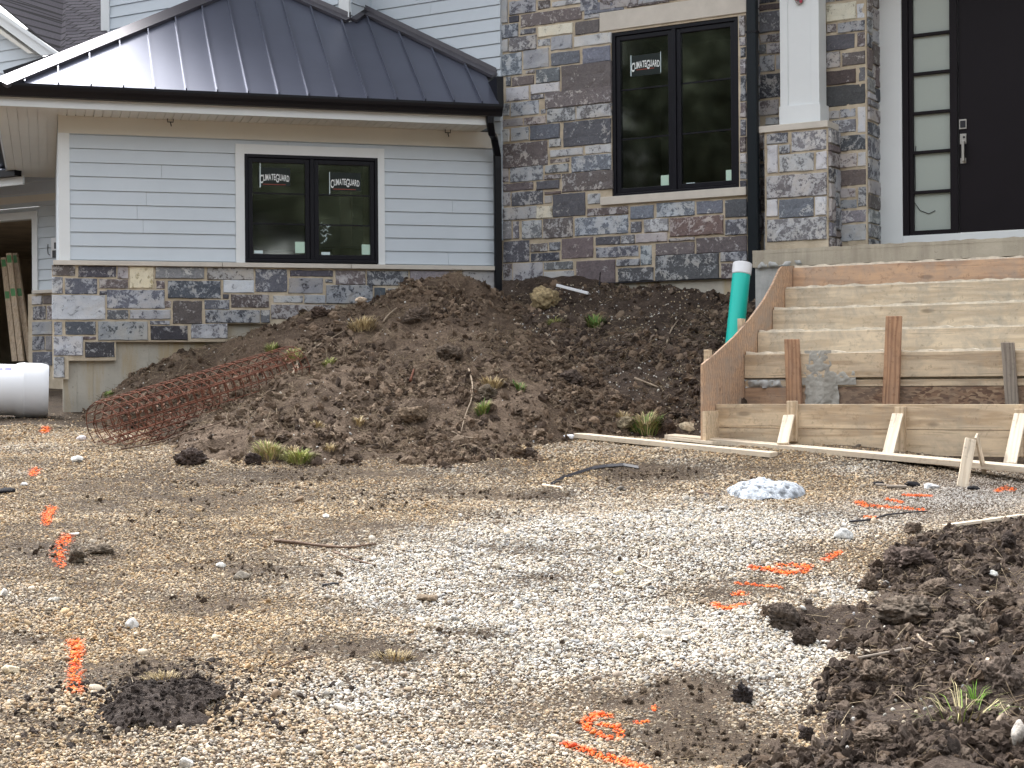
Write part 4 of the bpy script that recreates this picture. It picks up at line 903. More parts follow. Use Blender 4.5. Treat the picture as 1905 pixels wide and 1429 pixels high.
for x0, x1, y0, y1 in ((1463, 1482, 746, 822), (1663.5, 1684, 757, 842), (1886, 1908, 761, 850)):
    stake(BF, x0, x1, y0, x0, x1, y1, .001, .036, M['formwood'], None)
def brace(T0, T1, B0, B1, t, mat, name='brace', parent=fw, nrm=None):
    T0, T1, B0, B1 = [np.array(p) for p in (T0, T1, B0, B1)]
    X = (B0-T0); L_ = np.linalg.norm(X); X /= L_; Y_ = T1-T0; Y_ -= X*(Y_@X); wd = np.linalg.norm(Y_); Y_ /= wd; Z_ = np.cross(X, Y_)
    m = MB(); m.add([(0, 0, 0), (L_, 0, 0), (L_, wd, 0), (0, wd, 0), (0, 0, t), (L_, 0, t), (L_, wd, t), (0, wd, t)], [(0, 3, 2, 1), (4, 5, 6, 7), (0, 1, 5, 4), (1, 2, 6, 5), (2, 3, 7, 6), (3, 0, 4, 7)])
    me = m.mesh(name, mat); o_ = link(name, me, parent); o_.matrix_basis = Matrix([[X[i], Y_[i], Z_[i], T0[i]] for i in range(3)]+[[0, 0, 0, 1]]); md = o_.modifiers.new('bevel', 'BEVEL'); md.width = .003; return o_
def wp(pl, x, y, o): a = pl.off(o); u, v = a.hit(x, y); return a.pt(u, v)
brace(wp(BF, 1458, 775, .05), wp(BF, 1478.5, 776, .05), wp(BF, 1446, 828, .30), wp(BF, 1468, 829, .30), .02, M['pine'])
brace(wp(BF, 1660.5, 771.5, .05), wp(BF, 1681, 772.5, .05), wp(BF, 1642, 846, .34), wp(BF, 1665, 847, .34), .02, M['pine'])
brace(wp(BF, 1887, 771.5, .05), wp(BF, 1911, 772, .05), wp(BF, 1867, 864, .40), wp(BF, 1893, 865, .40), .02, M['pine'])

# ------------------------------------------------------------------ dirt piles
def tps(ctrl):
    C = np.array(ctrl, float); n = len(C); d = np.hypot(C[:, None, 0]-C[None, :, 0], C[:, None, 1]-C[None, :, 1])
    K = np.where(d > 0, d*d*np.log(d+1e-12), 0)+np.eye(n)*.01; P = np.c_[np.ones(n), C[:, :2]]; A = np.block([[K, P], [P.T, np.zeros((3, 3))]])
    w = np.linalg.solve(A, np.r_[C[:, 2], 0, 0, 0])
    def f(X, Y):
        sh = X.shape; x = X.ravel(); y = Y.ravel(); r = w[n]+w[n+1]*x+w[n+2]*y
        for i in range(n): q = (x-C[i, 0])**2+(y-C[i, 1])**2; r = r+w[i]*.5*q*np.log(q+1e-12)
        return r.reshape(sh)
    return f
def lumps(X, Y, sd, n, xr, yr, smin, smax):
    r_ = random.Random(sd); Z = np.zeros_like(X)
    for _ in range(n):
        x0, y0, s_ = r_.uniform(*xr), r_.uniform(*yr), smin*(smax/smin)**(r_.random()**2)
        m_ = (np.abs(X-x0) < 1.6*s_) & (np.abs(Y-y0) < 1.6*s_)
        if not m_.any(): continue
        xx, yy = X[m_]-x0, Y[m_]-y0; a_ = math.atan2(1, r_.uniform(-2, 2)); u = xx*math.cos(a_)+yy*math.sin(a_); v = -xx*math.sin(a_)+yy*math.cos(a_)
        d_ = (u/s_)**2+(v/(s_*r_.uniform(.55, .9)))**2+.35*vn(xx/s_*2.2+x0*9, yy/s_*2.2, sd=sd)
        Z[m_] = np.maximum(Z[m_], s_*r_.uniform(.3, .6)*np.clip(1-d_, 0, 1)**.45)
    return Z
gc = lambda px, py, dz=-.04: (lambda p: (p[0], p[1], p[2]+dz))(ghit(px, py))
yc = lambda px, py, Y: tuple(atY(px, py, Y))
def below(p, dz, dx=0, dy=0): return (p[0]+dx, p[1]+dy, float(gz(p[0]+dx, p[1]+dy))+dz)
toe = [gc(*p) for p in ((300, 838), (345, 852), (450, 866), (560, 872), (680, 872), (760, 874), (860, 872), (960, 860), (1030, 852), (1060, 822))]
C1 = toe+[below(t, -.35, 0, -.6) for t in toe]+[
 yc(190, 752, 15.6), yc(240, 728, 15.6), yc(300, 703, 15.6), yc(400, 662, 15.8), yc(480, 622, 15.9), yc(560, 588, 16.1), yc(610, 574, 16.2), yc(690, 576, 16.2), yc(725, 575, 16.2), yc(760, 533, 16.3), yc(800, 521, 16.4), yc(860, 522, 16.4), yc(910, 545, 16.4), yc(950, 582, 16.3), yc(1000, 610, 16.2),
 gc(215, 800, -.10), gc(265, 822, -.10), gc(150, 790, -.2), gc(100, 775, -.3), gc(300, 800, .0), yc(330, 775, 14.0), yc(420, 745, 14.1), yc(520, 700, 14.5), yc(420, 800, 13.2), yc(560, 790, 13.2), yc(560, 680, 14.9), yc(640, 650, 15.1), yc(700, 610, 15.6), yc(680, 720, 14.1), yc(700, 800, 13.1),
 yc(800, 590, 15.7), yc(830, 660, 14.7), yc(850, 740, 13.8), yc(850, 815, 12.95), yc(920, 620, 15.3), yc(960, 700, 14.3), yc(1000, 780, 13.45), yc(1050, 700, 14.6), yc(1080, 650, 15.4), yc(1100, 760, 13.9),
 (-4.9, 14.6, -.75), (-4.6, 13.2, -1.0), (-5.6, 15.8, -.7), (-5.0, 16.4, -.5), (-4.0, 16.9, .1), (-2, 17.2, .5), (-.6, 17.6, .9), (-.2, 17.9, .7), (1.3, 15.2, .15), (1.6, 14, -.6), (1.9, 16.4, .2), (.8, 12.6, -1.0)]
f1 = tps(C1)
def rough(X, Y, sd, k=1.):
    ms = np.clip(fbm(X*1.6, Y*1.6, o=2, sd=sd+21)*2.2+.45, .12, 1.25)
    return k*(.045*fbm(X*4.5, Y*4.5, o=2, sd=sd+11)-.05*np.abs(fbm(X*5, Y*5, o=2, sd=sd+13))+.060*fbm(X*2.2, Y*2.2, o=3, sd=sd)+ms*(.045*fbm(X*7, Y*7, o=3, sd=sd+3)+.022*np.abs(fbm(X*19, Y*19, o=3, sd=sd+6))+.007*fbm(X*50, Y*50, o=2, sd=sd+8)))
def z1(X, Y):
    return f1(X, Y)+rough(X, Y, 40)+.6*lumps(X, Y, 3, 90, (-4.6, 1.4), (12.3, 17), .04, .20)-.012
C2 = [yc(1020, 573, 16.8), yc(1080, 558, 16.9), yc(1160, 556, 16.8), yc(1230, 554, 16.6), yc(1280, 569, 16.4), yc(1345, 581, 16.2), yc(1400, 580, 16.0), yc(1050, 600, 16.0), yc(1130, 620, 15.7), yc(1210, 615, 15.7), yc(1290, 620, 15.5), yc(1350, 640, 15.1),
 yc(1100, 690, 14.9), yc(1180, 700, 14.7), yc(1260, 690, 14.7), yc(1310, 700, 14.5), yc(1130, 760, 13.95), yc(1220, 760, 13.9), yc(1300, 765, 13.8), gc(1110, 805, .02), gc(1180, 806, .04), gc(1240, 806, .05), gc(1300, 812, .03), gc(1330, 830, .0)]
C2 += [below(p, -.4, 0, -.5) for p in C2[-5:]]+[(.3, 17.2, 1.0), (1.6, 17, 1.0), (2.6, 16.4, .85), (2.9, 15, .3), (2.6, 14, -.3), (3.4, 15.6, .3), (-.2, 16.2, .6), (0, 15, 0.), (.3, 14, -.7)]
f2 = tps(C2)
def z2(X, Y): return f2(X, Y)+rough(X, Y, 60)+.6*lumps(X, Y, 8, 110, (.2, 2.6), (13.4, 17), .03, .15)-.012
kp = lambda X, Y, Z: Z > gz(X, Y)-.06
def behindwall(X, Y):                              # keep only soil in front of the house walls
    P_ = np.stack([X, Y], -1); return (((P_-W1.P[:2])@W1.n[:2]) > -.05) & (((P_-W2.P[:2])@W2.n[:2]) > -.05) 
def inpanel(X, Y): P_ = np.stack([X, Y], -1); return ((P_-PP.P[:2])@PP.n[:2]) < .03
pile = empty('dirt_pile', (-1.2, 14.2, float(gz(-1.2, 14.2))), 'tall brown heap of dug earth with roots and sod, in front of the low window', 'dirt pile')
heap = empty('dirt_heap', (1.4, 15.2, float(gz(1.4, 15.2))), 'darker dug earth banked against the stone wall beside the teal pipe', 'dirt pile')
def c_mesh(nm, me, par): return link(nm, me, par)
c_mesh('earth', gridmesh('earth', np.arange(-5.2, 1.75, .016), np.arange(12.1, 17.9, .018), z1, M['msoil'], lambda X, Y, Z: kp(X, Y, Z) & behindwall(X, Y)), pile)
c_mesh('earth', gridmesh('earth', np.arange(-.1, 3.4, .016), np.arange(13.2, 17.5, .018), z2, M['fsoil'], lambda X, Y, Z: kp(X, Y, Z) & behindwall(X, Y) & inpanel(X, Y)), heap)
# foreground spill on the right
edge = [(1905, 958), (1820, 972), (1740, 985), (1690, 1000), (1640, 1035), (1605, 1075), (1615, 1110), (1560, 1125), (1440, 1140), (1440, 1165), (1500, 1200), (1560, 1225), (1520, 1260), (1505, 1300), (1480, 1350), (1420, 1390), (1330, 1429)]
E3 = [ghit(*p) for p in edge]
C3 = [(p[0], p[1], p[2]-.025) for p in E3]+[below(p, -.25, -.35, .12) for p in E3[1:]]+[(lambda p, h: (p[0], p[1], p[2]+h))(ghit(x, y), h) for x, y, h in ((1850, 1010, .04), (1700, 1040, .07), (1680, 1110, .10), (1780, 1100, .07), (1880, 1090, .09), (1620, 1160, .07), (1700, 1190, .05), (1640, 1240, .05), (1800, 1180, .10), (1890, 1200, .14), (1600, 1290, .06), (1720, 1290, .05), (1860, 1270, .17), (1560, 1380, .05), (1640, 1360, .10), (1720, 1400, .10), (1830, 1380, .13), (1890, 1420, .15))]+[(2.3, 6., -1.42), (3.2, 6.5, -1.2), (3.6, 8, -1.0), (3.9, 9.3, -.92), (4., 10.4, -1.1)]
f3 = tps(C3)
def ms3(X, Y): return .75
def z3(X, Y): return f3(X, Y)+.5*rough(X, Y, 80)+ms3(X, Y)*lumps(X, Y, 12, 420, (1.0, 3.6), (5.8, 10.3), .02, .16)-.02
spill = empty('soil_spill', (2.6, 7.8, -1.25), 'dark cloddy topsoil strewn over the gravel in the right foreground', 'soil')
c_mesh('earth', gridmesh('earth', np.arange(.7, 4.2, .009), np.arange(5.6, 10.6, .011), z3, M['fsoil'], lambda X, Y, Z: Z > gz(X, Y)-.03), spill)
# ------------------------------------------------------------------ shapes to scatter
def ico(sub):
    import bmesh
    bm = bmesh.new(); bmesh.ops.create_icosphere(bm, subdivisions=sub, radius=1); V = np.array([v.co[:] for v in bm.verts]); Fc = [[v.index for v in f.verts] for f in bm.faces]; bm.free(); return V, Fc
IC1, IC2, IC3, IC4, IC5 = [ico(k) for k in (1, 2, 3, 4, 5)]
def blob(sub, sd, amp, flat=1., fr=1.3, ang=0.):
    V, Fc = sub; n = fbm(V[:, 0]*fr+sd*3.1, V[:, 1]*fr, V[:, 2]*fr, o=4, sd=sd)
    W_ = V*(1+amp*n)[:, None]
    if ang:
        r_ = np.random.default_rng(sd)
        for _ in range(9):
            d = r_.normal(size=3); d /= np.linalg.norm(d); h = r_.uniform(.55, .85); t = W_@d; W_ = W_-np.maximum(t-h, 0)[:, None]*d*ang
    W_[:, 2] *= flat; return W_, Fc
def protos(nm, lst, mat, smooth=True):
    c = bpy.data.collections.new(nm)
    for i, (V, Fc) in enumerate(lst):
        me = bpy.data.meshes.new(nm); me.from_pydata(V.tolist(), [], Fc); me.materials.append(mat)
        me.polygons.foreach_set('use_smooth', [smooth]*len(Fc)); o_ = bpy.data.objects.new('%s_%02d' % (nm, i), me); c.objects.link(o_)
    return c
PEB = protos('pebble', [blob(IC2, k, .55, random.uniform(.5, .85), 1.3, .95) for k in range(10)], M['peb'])
CLD = protos('clod', [blob(IC3, 30+k, 1.1, random.uniform(.5, .8), 2.0, .7) for k in range(8)], M['clod'], False)
fl = []
for k in range(8):
    r_ = random.Random(k); m_ = MB(); p = np.array([-.5, 0, 0]); pts = [p]; a_ = r_.uniform(-.5, .5)
    for i in range(5): a_ += r_.uniform(-.7, .7); p = p+np.array([.2, .2*math.sin(a_), .12*math.sin(a_*1.7+k)]); pts.append(p)
    m_.tube(pts, [.012, .014, .013, .012, .010, .006], 4); fl.append((np.concatenate(m_.v), m_.f))
FIB = protos('fibre', fl, M['fib'])
def gn(coll):
    t = bpy.data.node_groups.new('scatter', 'GeometryNodeTree'); t.interface.new_socket('Geometry', in_out='INPUT', socket_type='NodeSocketGeometry'); t.interface.new_socket('Geometry', in_out='OUTPUT', socket_type='NodeSocketGeometry')
    gi = t.nodes.new('NodeGroupInput'); go = t.nodes.new('NodeGroupOutput'); ip = t.nodes.new('GeometryNodeInstanceOnPoints'); ci = t.nodes.new('GeometryNodeCollectionInfo')
    ci.inputs['Collection'].default_value = coll; ci.inputs['Separate Children'].default_value = True; ci.inputs['Reset Children'].default_value = True
    def at(n, ty): x = t.nodes.new('GeometryNodeInputNamedAttribute'); x.data_type = ty; x.inputs['Name'].default_value = n; return x.outputs['Attribute']
    er = t.nodes.new('FunctionNodeEulerToRotation'); L = t.links.new
    L(at('rot', 'FLOAT_VECTOR'), er.inputs[0]); L(gi.outputs[0], ip.inputs['Points']); L(ci.outputs[0], ip.inputs['Instance']); ip.inputs['Pick Instance'].default_value = True
    L(at('idx', 'INT'), ip.inputs['Instance Index']); L(er.outputs[0], ip.inputs['Rotation']); L(at('scl', 'FLOAT_VECTOR'), ip.inputs['Scale']); L(ip.outputs[0], go.inputs[0]); return t
GN = {id(c): gn(c) for c in (PEB, CLD, FIB)}
def scatter(nm, coll, P_, rot, scl, col, parent=None, stuff=True):
    n = len(P_); me = bpy.data.meshes.new(nm); me.vertices.add(n); me.vertices.foreach_set('co', P_.astype(np.float32).ravel())
    for k, ty, d, key in (('rot', 'FLOAT_VECTOR', rot, 'vector'), ('scl', 'FLOAT_VECTOR', scl, 'vector'), ('col', 'FLOAT_COLOR', np.c_[col, np.ones(n)], 'color')):
        a_ = me.attributes.new(k, ty, 'POINT'); a_.data.foreach_set(key, d.astype(np.float32).ravel())
    a_ = me.attributes.new('idx', 'INT', 'POINT'); a_.data.foreach_set('value', RNG.integers(0, len(coll.objects), n).astype(np.int32))
    o_ = link(nm, me, parent); m_ = o_.modifiers.new('scatter', 'NODES'); m_.node_group = GN[id(coll)]
    if stuff: o_['kind'] = 'stuff'
    return o_
def bilin(zf, xs, ys):                             # cached height lookup
    X, Y = np.meshgrid(xs, ys); Z = zf(X, Y); dx, dy = xs[1]-xs[0], ys[1]-ys[0]
    def f(x, y):
        i = np.clip((x-xs[0])/dx, 0, len(xs)-1.001); j = np.clip((y-ys[0])/dy, 0, len(ys)-1.001); a, b = i.astype(int), j.astype(int); u, v = i-a, j-b
        return (Z[b, a]*(1-u)+Z[b, a+1]*u)*(1-v)+(Z[b+1, a]*(1-u)+Z[b+1, a+1]*u)*v
    return f
h1_ = bilin(z1, np.arange(-5.2, 1.8, .02), np.arange(12.1, 17.9, .02)); h2_ = bilin(z2, np.arange(-.1, 3.4, .02), np.arange(13.2, 17.5, .02)); h3_ = bilin(z3, np.arange(.7, 4.2, .014), np.arange(5.6, 10.6, .014))
# ------------------------------------------------------------------ gravel: what lies where, read off in plan
def plan(px, py): return ghit(px, py)[:2]
def field(X, Y, blobs):                            # soft patches, in plan coordinates
    r = np.zeros_like(X)
    for (px, py, rx, ry, w) in blobs:
        c_ = plan(px, py); ax = plan(px+rx, py)-c_; ay = plan(px, py-ry)-c_; D = np.linalg.inv(np.array([ax, ay]).T)
        u = D[0, 0]*(X-c_[0])+D[0, 1]*(Y-c_[1]); v = D[1, 0]*(X-c_[0])+D[1, 1]*(Y-c_[1]); r += w*np.exp(-(u*u+v*v)*.8)
    return r
WHT = [(900, 1010, 220, 40, 1.), (760, 1075, 160, 35, .9), (900, 1120, 250, 40, 1.), (1150, 960, 300, 30, .7), (1300, 1010, 250, 40, .9), (1250, 1080, 250, 40, .5), (1120, 1180, 330, 40, 1.), (1330, 1180, 200, 30, .8), (1480, 1210, 110, 40, .9), (1450, 1280, 70, 50, .7), (1500, 970, 220, 25, .6), (1750, 930, 160, 18, .8), (1550, 1100, 90, 30, .9), (1550, 870, 300, 15, .4), (1050, 1250, 220, 40, .7), (800, 1320, 250, 40, .55), (650, 1290, 120, 40, .5), (600, 1400, 220, 30, .5), (950, 1390, 200, 30, .6), (330, 1400, 200, 30, .35), (1080, 830, 90, 14, .6), (1260, 860, 60, 15, .3), (820, 875, 90, 8, .5), (60, 1120, 90, 30, .35), (1380, 1240, 110, 40, .6), (60, 1180, 70, 30, .35)]
DRT = [(150, 930, 120, 20, .3), (420, 905, 200, 10, .35), (560, 925, 160, 10, .35), (330, 930, 140, 12, .25), (480, 1060, 130, 30, .8), (380, 1130, 110, 25, .55), (600, 1200, 110, 18, .75), (730, 1222, 60, 16, .9), (880, 1180, 60, 10, .9), (1300, 1285, 80, 26, .9), (1230, 1300, 60, 20, .6), (1290, 1360, 100, 40, .9), (1150, 1310, 60, 12, .5), (1320, 1405, 110, 30, 1.0), (1200, 870, 80, 10, .7), (1260, 885, 70, 10, .7), (1180, 890, 60, 12, .5), (1000, 925, 90, 10, .8), (940, 880, 90, 12, .5), (300, 1270, 110, 30, .8), (110, 1020, 90, 16, .5), (200, 1040, 60, 14, .6), (60, 1190, 60, 16, .6), (900, 960, 110, 12, .4), (1000, 1075, 60, 10, .5), (1110, 1050, 110, 8, .3), (1170, 1120, 50, 8, .3), (400, 985, 220, 20, .35), (150, 1090, 120, 20, .4), (240, 1240, 80, 20, .5), (600, 880, 200, 12, .5), (930, 1390, 60, 12, .4), (60, 1345, 60, 14, .5), (80, 800, 120, 10, .3), (700, 940, 120, 12, .4), (850, 915, 120, 10, .5), (1390, 1390, 80, 20, .9), (1420, 870, 120, 8, .3), (1160, 885, 40, 8, .3)]
FIN = [(1780, 930, 150, 26, 1.), (1850, 900, 100, 20, .7)]
def pal(n):
    k = RNG.random(n); c = np.empty((n, 3)); 
    P_ = np.array([(.62, .59, .52), (.66, .64, .60), (.52, .43, .30), (.44, .33, .21), (.40, .39, .37), (.30, .22, .15), (.58, .50, .37), (.26, .26, .27)]); w_ = np.array([.19, .15, .17, .12, .12, .10, .10, .05]); w_ /= w_.sum()
    c = P_[np.searchsorted(np.cumsum(w_), k).clip(0, 7)]; return c*RNG.uniform(.8, 1.15, (n, 1))
# sample points uniformly in plan, within the part of the lot seen (plus a margin)
def sample(n, y0, y1, m=.11):
    Y = np.sqrt(RNG.uniform(y0*y0, y1*y1, n)); X = RNG.uniform(-.345-m, .345+m, n)*Y; return X, Y
xs, ys_ = [], []
for (n, a, b) in ((140000, 5.8, 8.3), (185000, 8.3, 11.2), (215000, 11.2, 15.), (12000, 15., 20.)):
    x_, y_ = sample(n, a, b); xs.append(x_); ys_.append(y_)
X = np.concatenate(xs); Y = np.concatenate(ys_)
wz = field(X, Y, WHT); dz = field(X, Y, DRT)*1.15+.35*np.clip(fbm(X*1.0, Y*2.4, o=4, sd=17)+.08, -.2, 1)*2.2; fz = field(X, Y, FIN)
wz = np.clip(wz+.5*fbm(X*1.5, Y*1.5, o=3, sd=23), 0, 1.1); dz = np.clip(dz-.12*wz+.45*fbm(X*3.5, Y*6, o=4, sd=29), 0, 1.2)
Z = gz(X, Y)
keep = RNG.random(len(X)) < np.clip(1.03-.85*np.clip(dz-.12, 0, 1)+.0*wz, .15, 1)
def inside(X, Y, zf, x0, x1, y0, y1, m=.01):
    r = np.zeros(len(X), bool); k = (X > x0) & (X < x1) & (Y > y0) & (Y < y1); r[k] = zf(X[k], Y[k]) > Z[k]+m; return r
inp = inside(X, Y, h1_, -5.2, 1.78, 12.1, 17.8) | inside(X, Y, h2_, 0, 3.3, 13.2, 17.4) | inside(X, Y, h3_, .75, 4.1, 5.7, 10.5, .004)
stp = (((np.stack([X, Y], -1)-BF.P[:2])@BF.n[:2]) < -.03) & (((np.stack([X, Y], -1)-PP.P[:2])@PP.n[:2]) > -.02)
keep &= ~inp & ~stp & ((np.stack([X, Y], -1)-W2.P[:2])@W2.n[:2] > .05)
X, Y, Z, wz, dz, fz = [a[keep] for a in (X, Y, Z, wz, dz, fz)]; n = len(X)
# spray-paint marks: pebbles under them are built as the marks themselves
MARKS = [('long vertical orange dash on the gravel left of the dark soil slab', [[(140, 1195, 13, 5), (143, 1215, 12, 4), (139, 1240, 10, 4), (141, 1262, 13, 5), (139, 1285, 13, 5)]]),
 ('orange spray mark beside the small paired clods at the left', [[(125, 1000, 11, 4), (112, 1018, 12, 4), (108, 1035, 11, 4), (113, 1052, 9, 4)]]),
 ('orange dash above the paired clods at the left edge', [[(97, 946, 9, 4), (89, 960, 9, 4), (86, 975, 7, 3)]]),
 ('small orange dab at the far left, second nearest the white pipe', [[(66, 874, 8, 3), (61, 884, 6, 3)]]),
 ('faint orange dab on the gravel just below the white pipe', [[(86, 798, 8, 3), (83, 803, 7, 3)]]),
 ('orange looped ring sprayed on gravel at bottom centre', [[(1108, 1330, 9, 4), (1090, 1345, 8, 4), (1096, 1360, 8, 4), (1120, 1370, 8, 4), (1150, 1374, 9, 4), (1157, 1364, 8, 4), (1140, 1352, 8, 4), (1118, 1349, 6, 3)], [(1108, 1330, 8, 4), (1135, 1334, 6, 3)]]),
 ('faint orange dab just right of the looped ring', [[(1186, 1344, 7, 4), (1202, 1342, 6, 3)]]),
 ('faint reddish spot on dark soil up right of the ring', [[(1214, 1316, 6, 4), (1218, 1320, 5, 4)]]),
 ('long orange stroke along the bottom edge below the ring', [[(1052, 1388, 9, 4), (1085, 1396, 11, 4), (1120, 1408, 11, 5), (1160, 1418, 11, 5), (1190, 1428, 11, 5), (1215, 1440, 10, 5)]]),
 ('bright orange double scribble right of centre on pale gravel', [[(1400, 1057, 5, 3), (1430, 1060, 7, 3), (1465, 1068, 8, 3), (1500, 1064, 7, 3), (1505, 1055, 6, 3), (1470, 1052, 8, 3), (1450, 1052, 6, 3)]]),
 ('small orange dash at the upper right end of the double scribble', [[(1536, 1042, 6, 3), (1548, 1035, 8, 3), (1560, 1029, 6, 3)]]),
 ('thin orange stroke just below the double scribble', [[(1372, 1086, 5, 2), (1400, 1088, 6, 2), (1430, 1091, 6, 2), (1452, 1094, 5, 2)]]),
 ('short orange dab between the thin stroke and the tick', [[(1365, 1106, 6, 3), (1388, 1104, 6, 3)]]),
 ('shallow orange tick nearest the grey-brown clod', [[(1328, 1124, 5, 3), (1340, 1131, 6, 3), (1355, 1134, 6, 3), (1372, 1128, 5, 2), (1386, 1124, 5, 2)]]),
 ('long orange underline beyond the white lump, near the thin black twig', [[(1598, 936, 8, 3), (1612, 941, 8, 3), (1640, 944, 8, 2), (1675, 945, 8, 2), (1715, 949, 6, 2)]]),
 ('tiny orange dash just beyond the long underline', [[(1652, 930, 5, 2), (1676, 935, 5, 2)]]),
 ('thin orange dash right in front of the grey wood offcuts', [[(1684, 922, 6, 2), (1728, 923, 6, 2)]]),
 ('tiny orange spot between the long underline and the black twig', [[(1612, 962, 6, 2), (1628, 965, 5, 2)]]),
 ('orange dab at the right edge beside the gravel in front of the steps', [[(1858, 913, 7, 3), (1872, 908, 9, 3), (1884, 911, 6, 3)]])]
pr = proj(np.stack([X, Y, Z], -1)); sx_, sy_ = pr[:, 0], pr[:, 1]; used = np.zeros(n, bool); orange = []
for lab, lines in MARKS:
    best = np.full(n, 9.)
    for ln_ in lines:
        seq = ln_ if len(ln_) > 1 else ln_*2
        for (a, b, c_, d_), (e_, f_, g_, h_) in zip(seq[:-1], seq[1:]):
            for t in np.linspace(0, 1, 7):
                rx_, ry_ = c_+(g_-c_)*t, d_+(h_-d_)*t; best = np.minimum(best, np.hypot((sx_-(a+(e_-a)*t))/rx_, (sy_-(b+(f_-b)*t))/ry_))
    pb = np.clip(1.75-.95*best, 0, .95); hit = (RNG.random(n) < pb) & ~used; used |= hit; orange.append((lab, np.where(hit)[0], best))
size = RNG.gamma(6.5, 1/6.5, n)*(.0064+.0010*np.clip(wz, 0, 1))*(1-.42*np.clip(fz, 0, 1)); size = np.clip(size, .0038, .022)
big = RNG.random(n) < .006; size[big] *= RNG.uniform(1.6, 2.6, big.sum()); size *= np.interp(Y, [6, 9, 14, 20], [.95, .88, 1.05, 1.5])
col = pal(n); w1 = np.clip(wz, 0, 1)[:, None]; d1_ = np.clip(dz, 0, 1)[:, None]
tan = col*np.array([.80, .675, .52]); wht = np.clip(col, 0, 1)*.68+np.array([.60, .59, .56])*.24; col = tan*(1-w1)+wht*w1
dirty = RNG.random((n, 1)) < (.34-.2*w1+.6*d1_); col = np.where(dirty, col*.6+np.array([.10, .075, .05])*.4, col); col = col*(1-.45*d1_)
gy = np.clip(fz, 0, 1)[:, None]*.6; col = col*(1-gy)+np.array([.47, .455, .44])*gy*RNG.uniform(.7, 1.2, (n, 1))
rot = np.stack([RNG.normal(0, .45, n), RNG.normal(0, .45, n), RNG.uniform(0, 6.28, n)], -1)
scl = size[:, None]*RNG.uniform(.75, 1.25, (n, 3))
Zp = Z+size*(RNG.uniform(-.15, .5, n)-.5*np.clip(dz, 0, 1)+.12*np.clip(wz, 0, 1))
kk = ~used
gr = scatter('gravel', PEB, np.stack([X, Y, Zp], -1)[kk], rot[kk], scl[kk], col[kk])
def euler(r): 
    from mathutils import Euler
    return np.array(Euler(r).to_matrix())
pv = [blob(IC1, k, .4, .7) for k in range(6)]
for lab, ids, best in orange:
    mb = MB()
    for i in ids[:900]:
        V, Fc = pv[i % 6]; R_ = euler(rot[i]); f_ = random.uniform(.6, 1.15); q_ = float(np.clip(best[i]*1.15-.75+random.uniform(-.25, .25), 0, .85))
        mb.add((V*scl[i]*1.12)@R_.T+np.array([X[i], Y[i], Zp[i]+.001]), Fc, 0, tuple((np.array([.86*f_, .15*f_*random.uniform(.7, 1.4), .02])*(1-q_)+col[i]*np.array([1.2, .8, .7])*q_).tolist())+(1,))
    if mb.n: o_ = part('paint_mark', mb, M['vpeb'], None, smooth=True, colors=True); center(o_); tag(o_, lab, 'paint mark', 'orange utility paint marks on the gravel')
# ------------------------------------------------------------------ loose crumbs and fibres on the earth
def crumbs(par, hf, x0, x1, y0, y1, n, n2, fib, smin, smax, cols, zf=None, pebn=0, lim=None, ground_m=.0):
    x = RNG.uniform(x0, x1, n); y = RNG.uniform(y0, y1, n); z = hf(x, y); g_ = gz(x, y)
    ok = (z > g_-.03) & behindwall(x, y); 
    if lim is not None: ok &= lim(x, y)
    cl = fbm(x*1.7, y*1.7, o=3, sd=77); ok &= RNG.random(n) < np.clip(.42+cl*1.9, .10, 1)
    x, y, z, cl = x[ok], y[ok], np.maximum(z, g_)[ok], cl[ok]; m = len(x)
    s_ = smin*(smax/smin)**(RNG.random(m)**(4.2-3.2*np.clip(cl+.15, 0, .6))); c_ = np.array(cols)[RNG.integers(0, len(cols), m)]*RNG.uniform(.7, 1.3, (m, 1))
    scatter('soil_crumbs', CLD, np.stack([x, y, z+s_*RNG.uniform(-.1, .45, m)], -1), RNG.uniform(0, 6.28, (m, 3)), s_[:, None]*RNG.uniform(.7, 1.3, (m, 3)), c_, par)
    if fib:
        x = RNG.uniform(x0, x1, fib); y = RNG.uniform(y0, y1, fib); z = hf(x, y); ok = (z > gz(x, y)) & behindwall(x, y) & (fbm(x*2, y*2, o=2, sd=9) > -.15)
        if lim is not None: ok &= lim(x, y)
        x, y, z = x[ok], y[ok], z[ok]; m = len(x); L_ = RNG.uniform(.03, .13, m); rt = np.stack([RNG.normal(0, .3, m), RNG.normal(0, .45, m), RNG.uniform(0, 6.28, m)], -1)
        cc_ = np.array([(.24, .18, .115), (.16, .115, .075), (.34, .27, .18)])[RNG.integers(0, 3, m)]*RNG.uniform(.7, 1.2, (m, 1)); scatter('roots_and_straw', FIB, np.stack([x, y, z+.006], -1), rt, np.stack([L_, L_, L_*.9], -1), cc_, par)
    if pebn:
        x = RNG.uniform(x0, x1, pebn); y = RNG.uniform(y0, y1, pebn); z = hf(x, y); ok = (z > gz(x, y)) & behindwall(x, y)
        if lim is not None: ok &= lim(x, y)
        x, y, z = x[ok], y[ok], z[ok]; m = len(x); s_ = RNG.uniform(.005, .012, m)*np.where(RNG.random(m) < .04, 1.7, 1); scatter('stones', PEB, np.stack([x, y, z+s_*.4], -1), RNG.uniform(0, 6.28, (m, 3)), s_[:, None]*RNG.uniform(.8, 1.2, (m, 3)), pal(m)*.9, par)
BR = [(.145, .10, .068), (.185, .132, .092), (.11, .076, .052), (.235, .175, .125), (.075, .052, .038)]; DK = [(.072, .052, .040), (.09, .065, .050), (.12, .088, .067), (.165, .126, .096), (.052, .037, .029)]
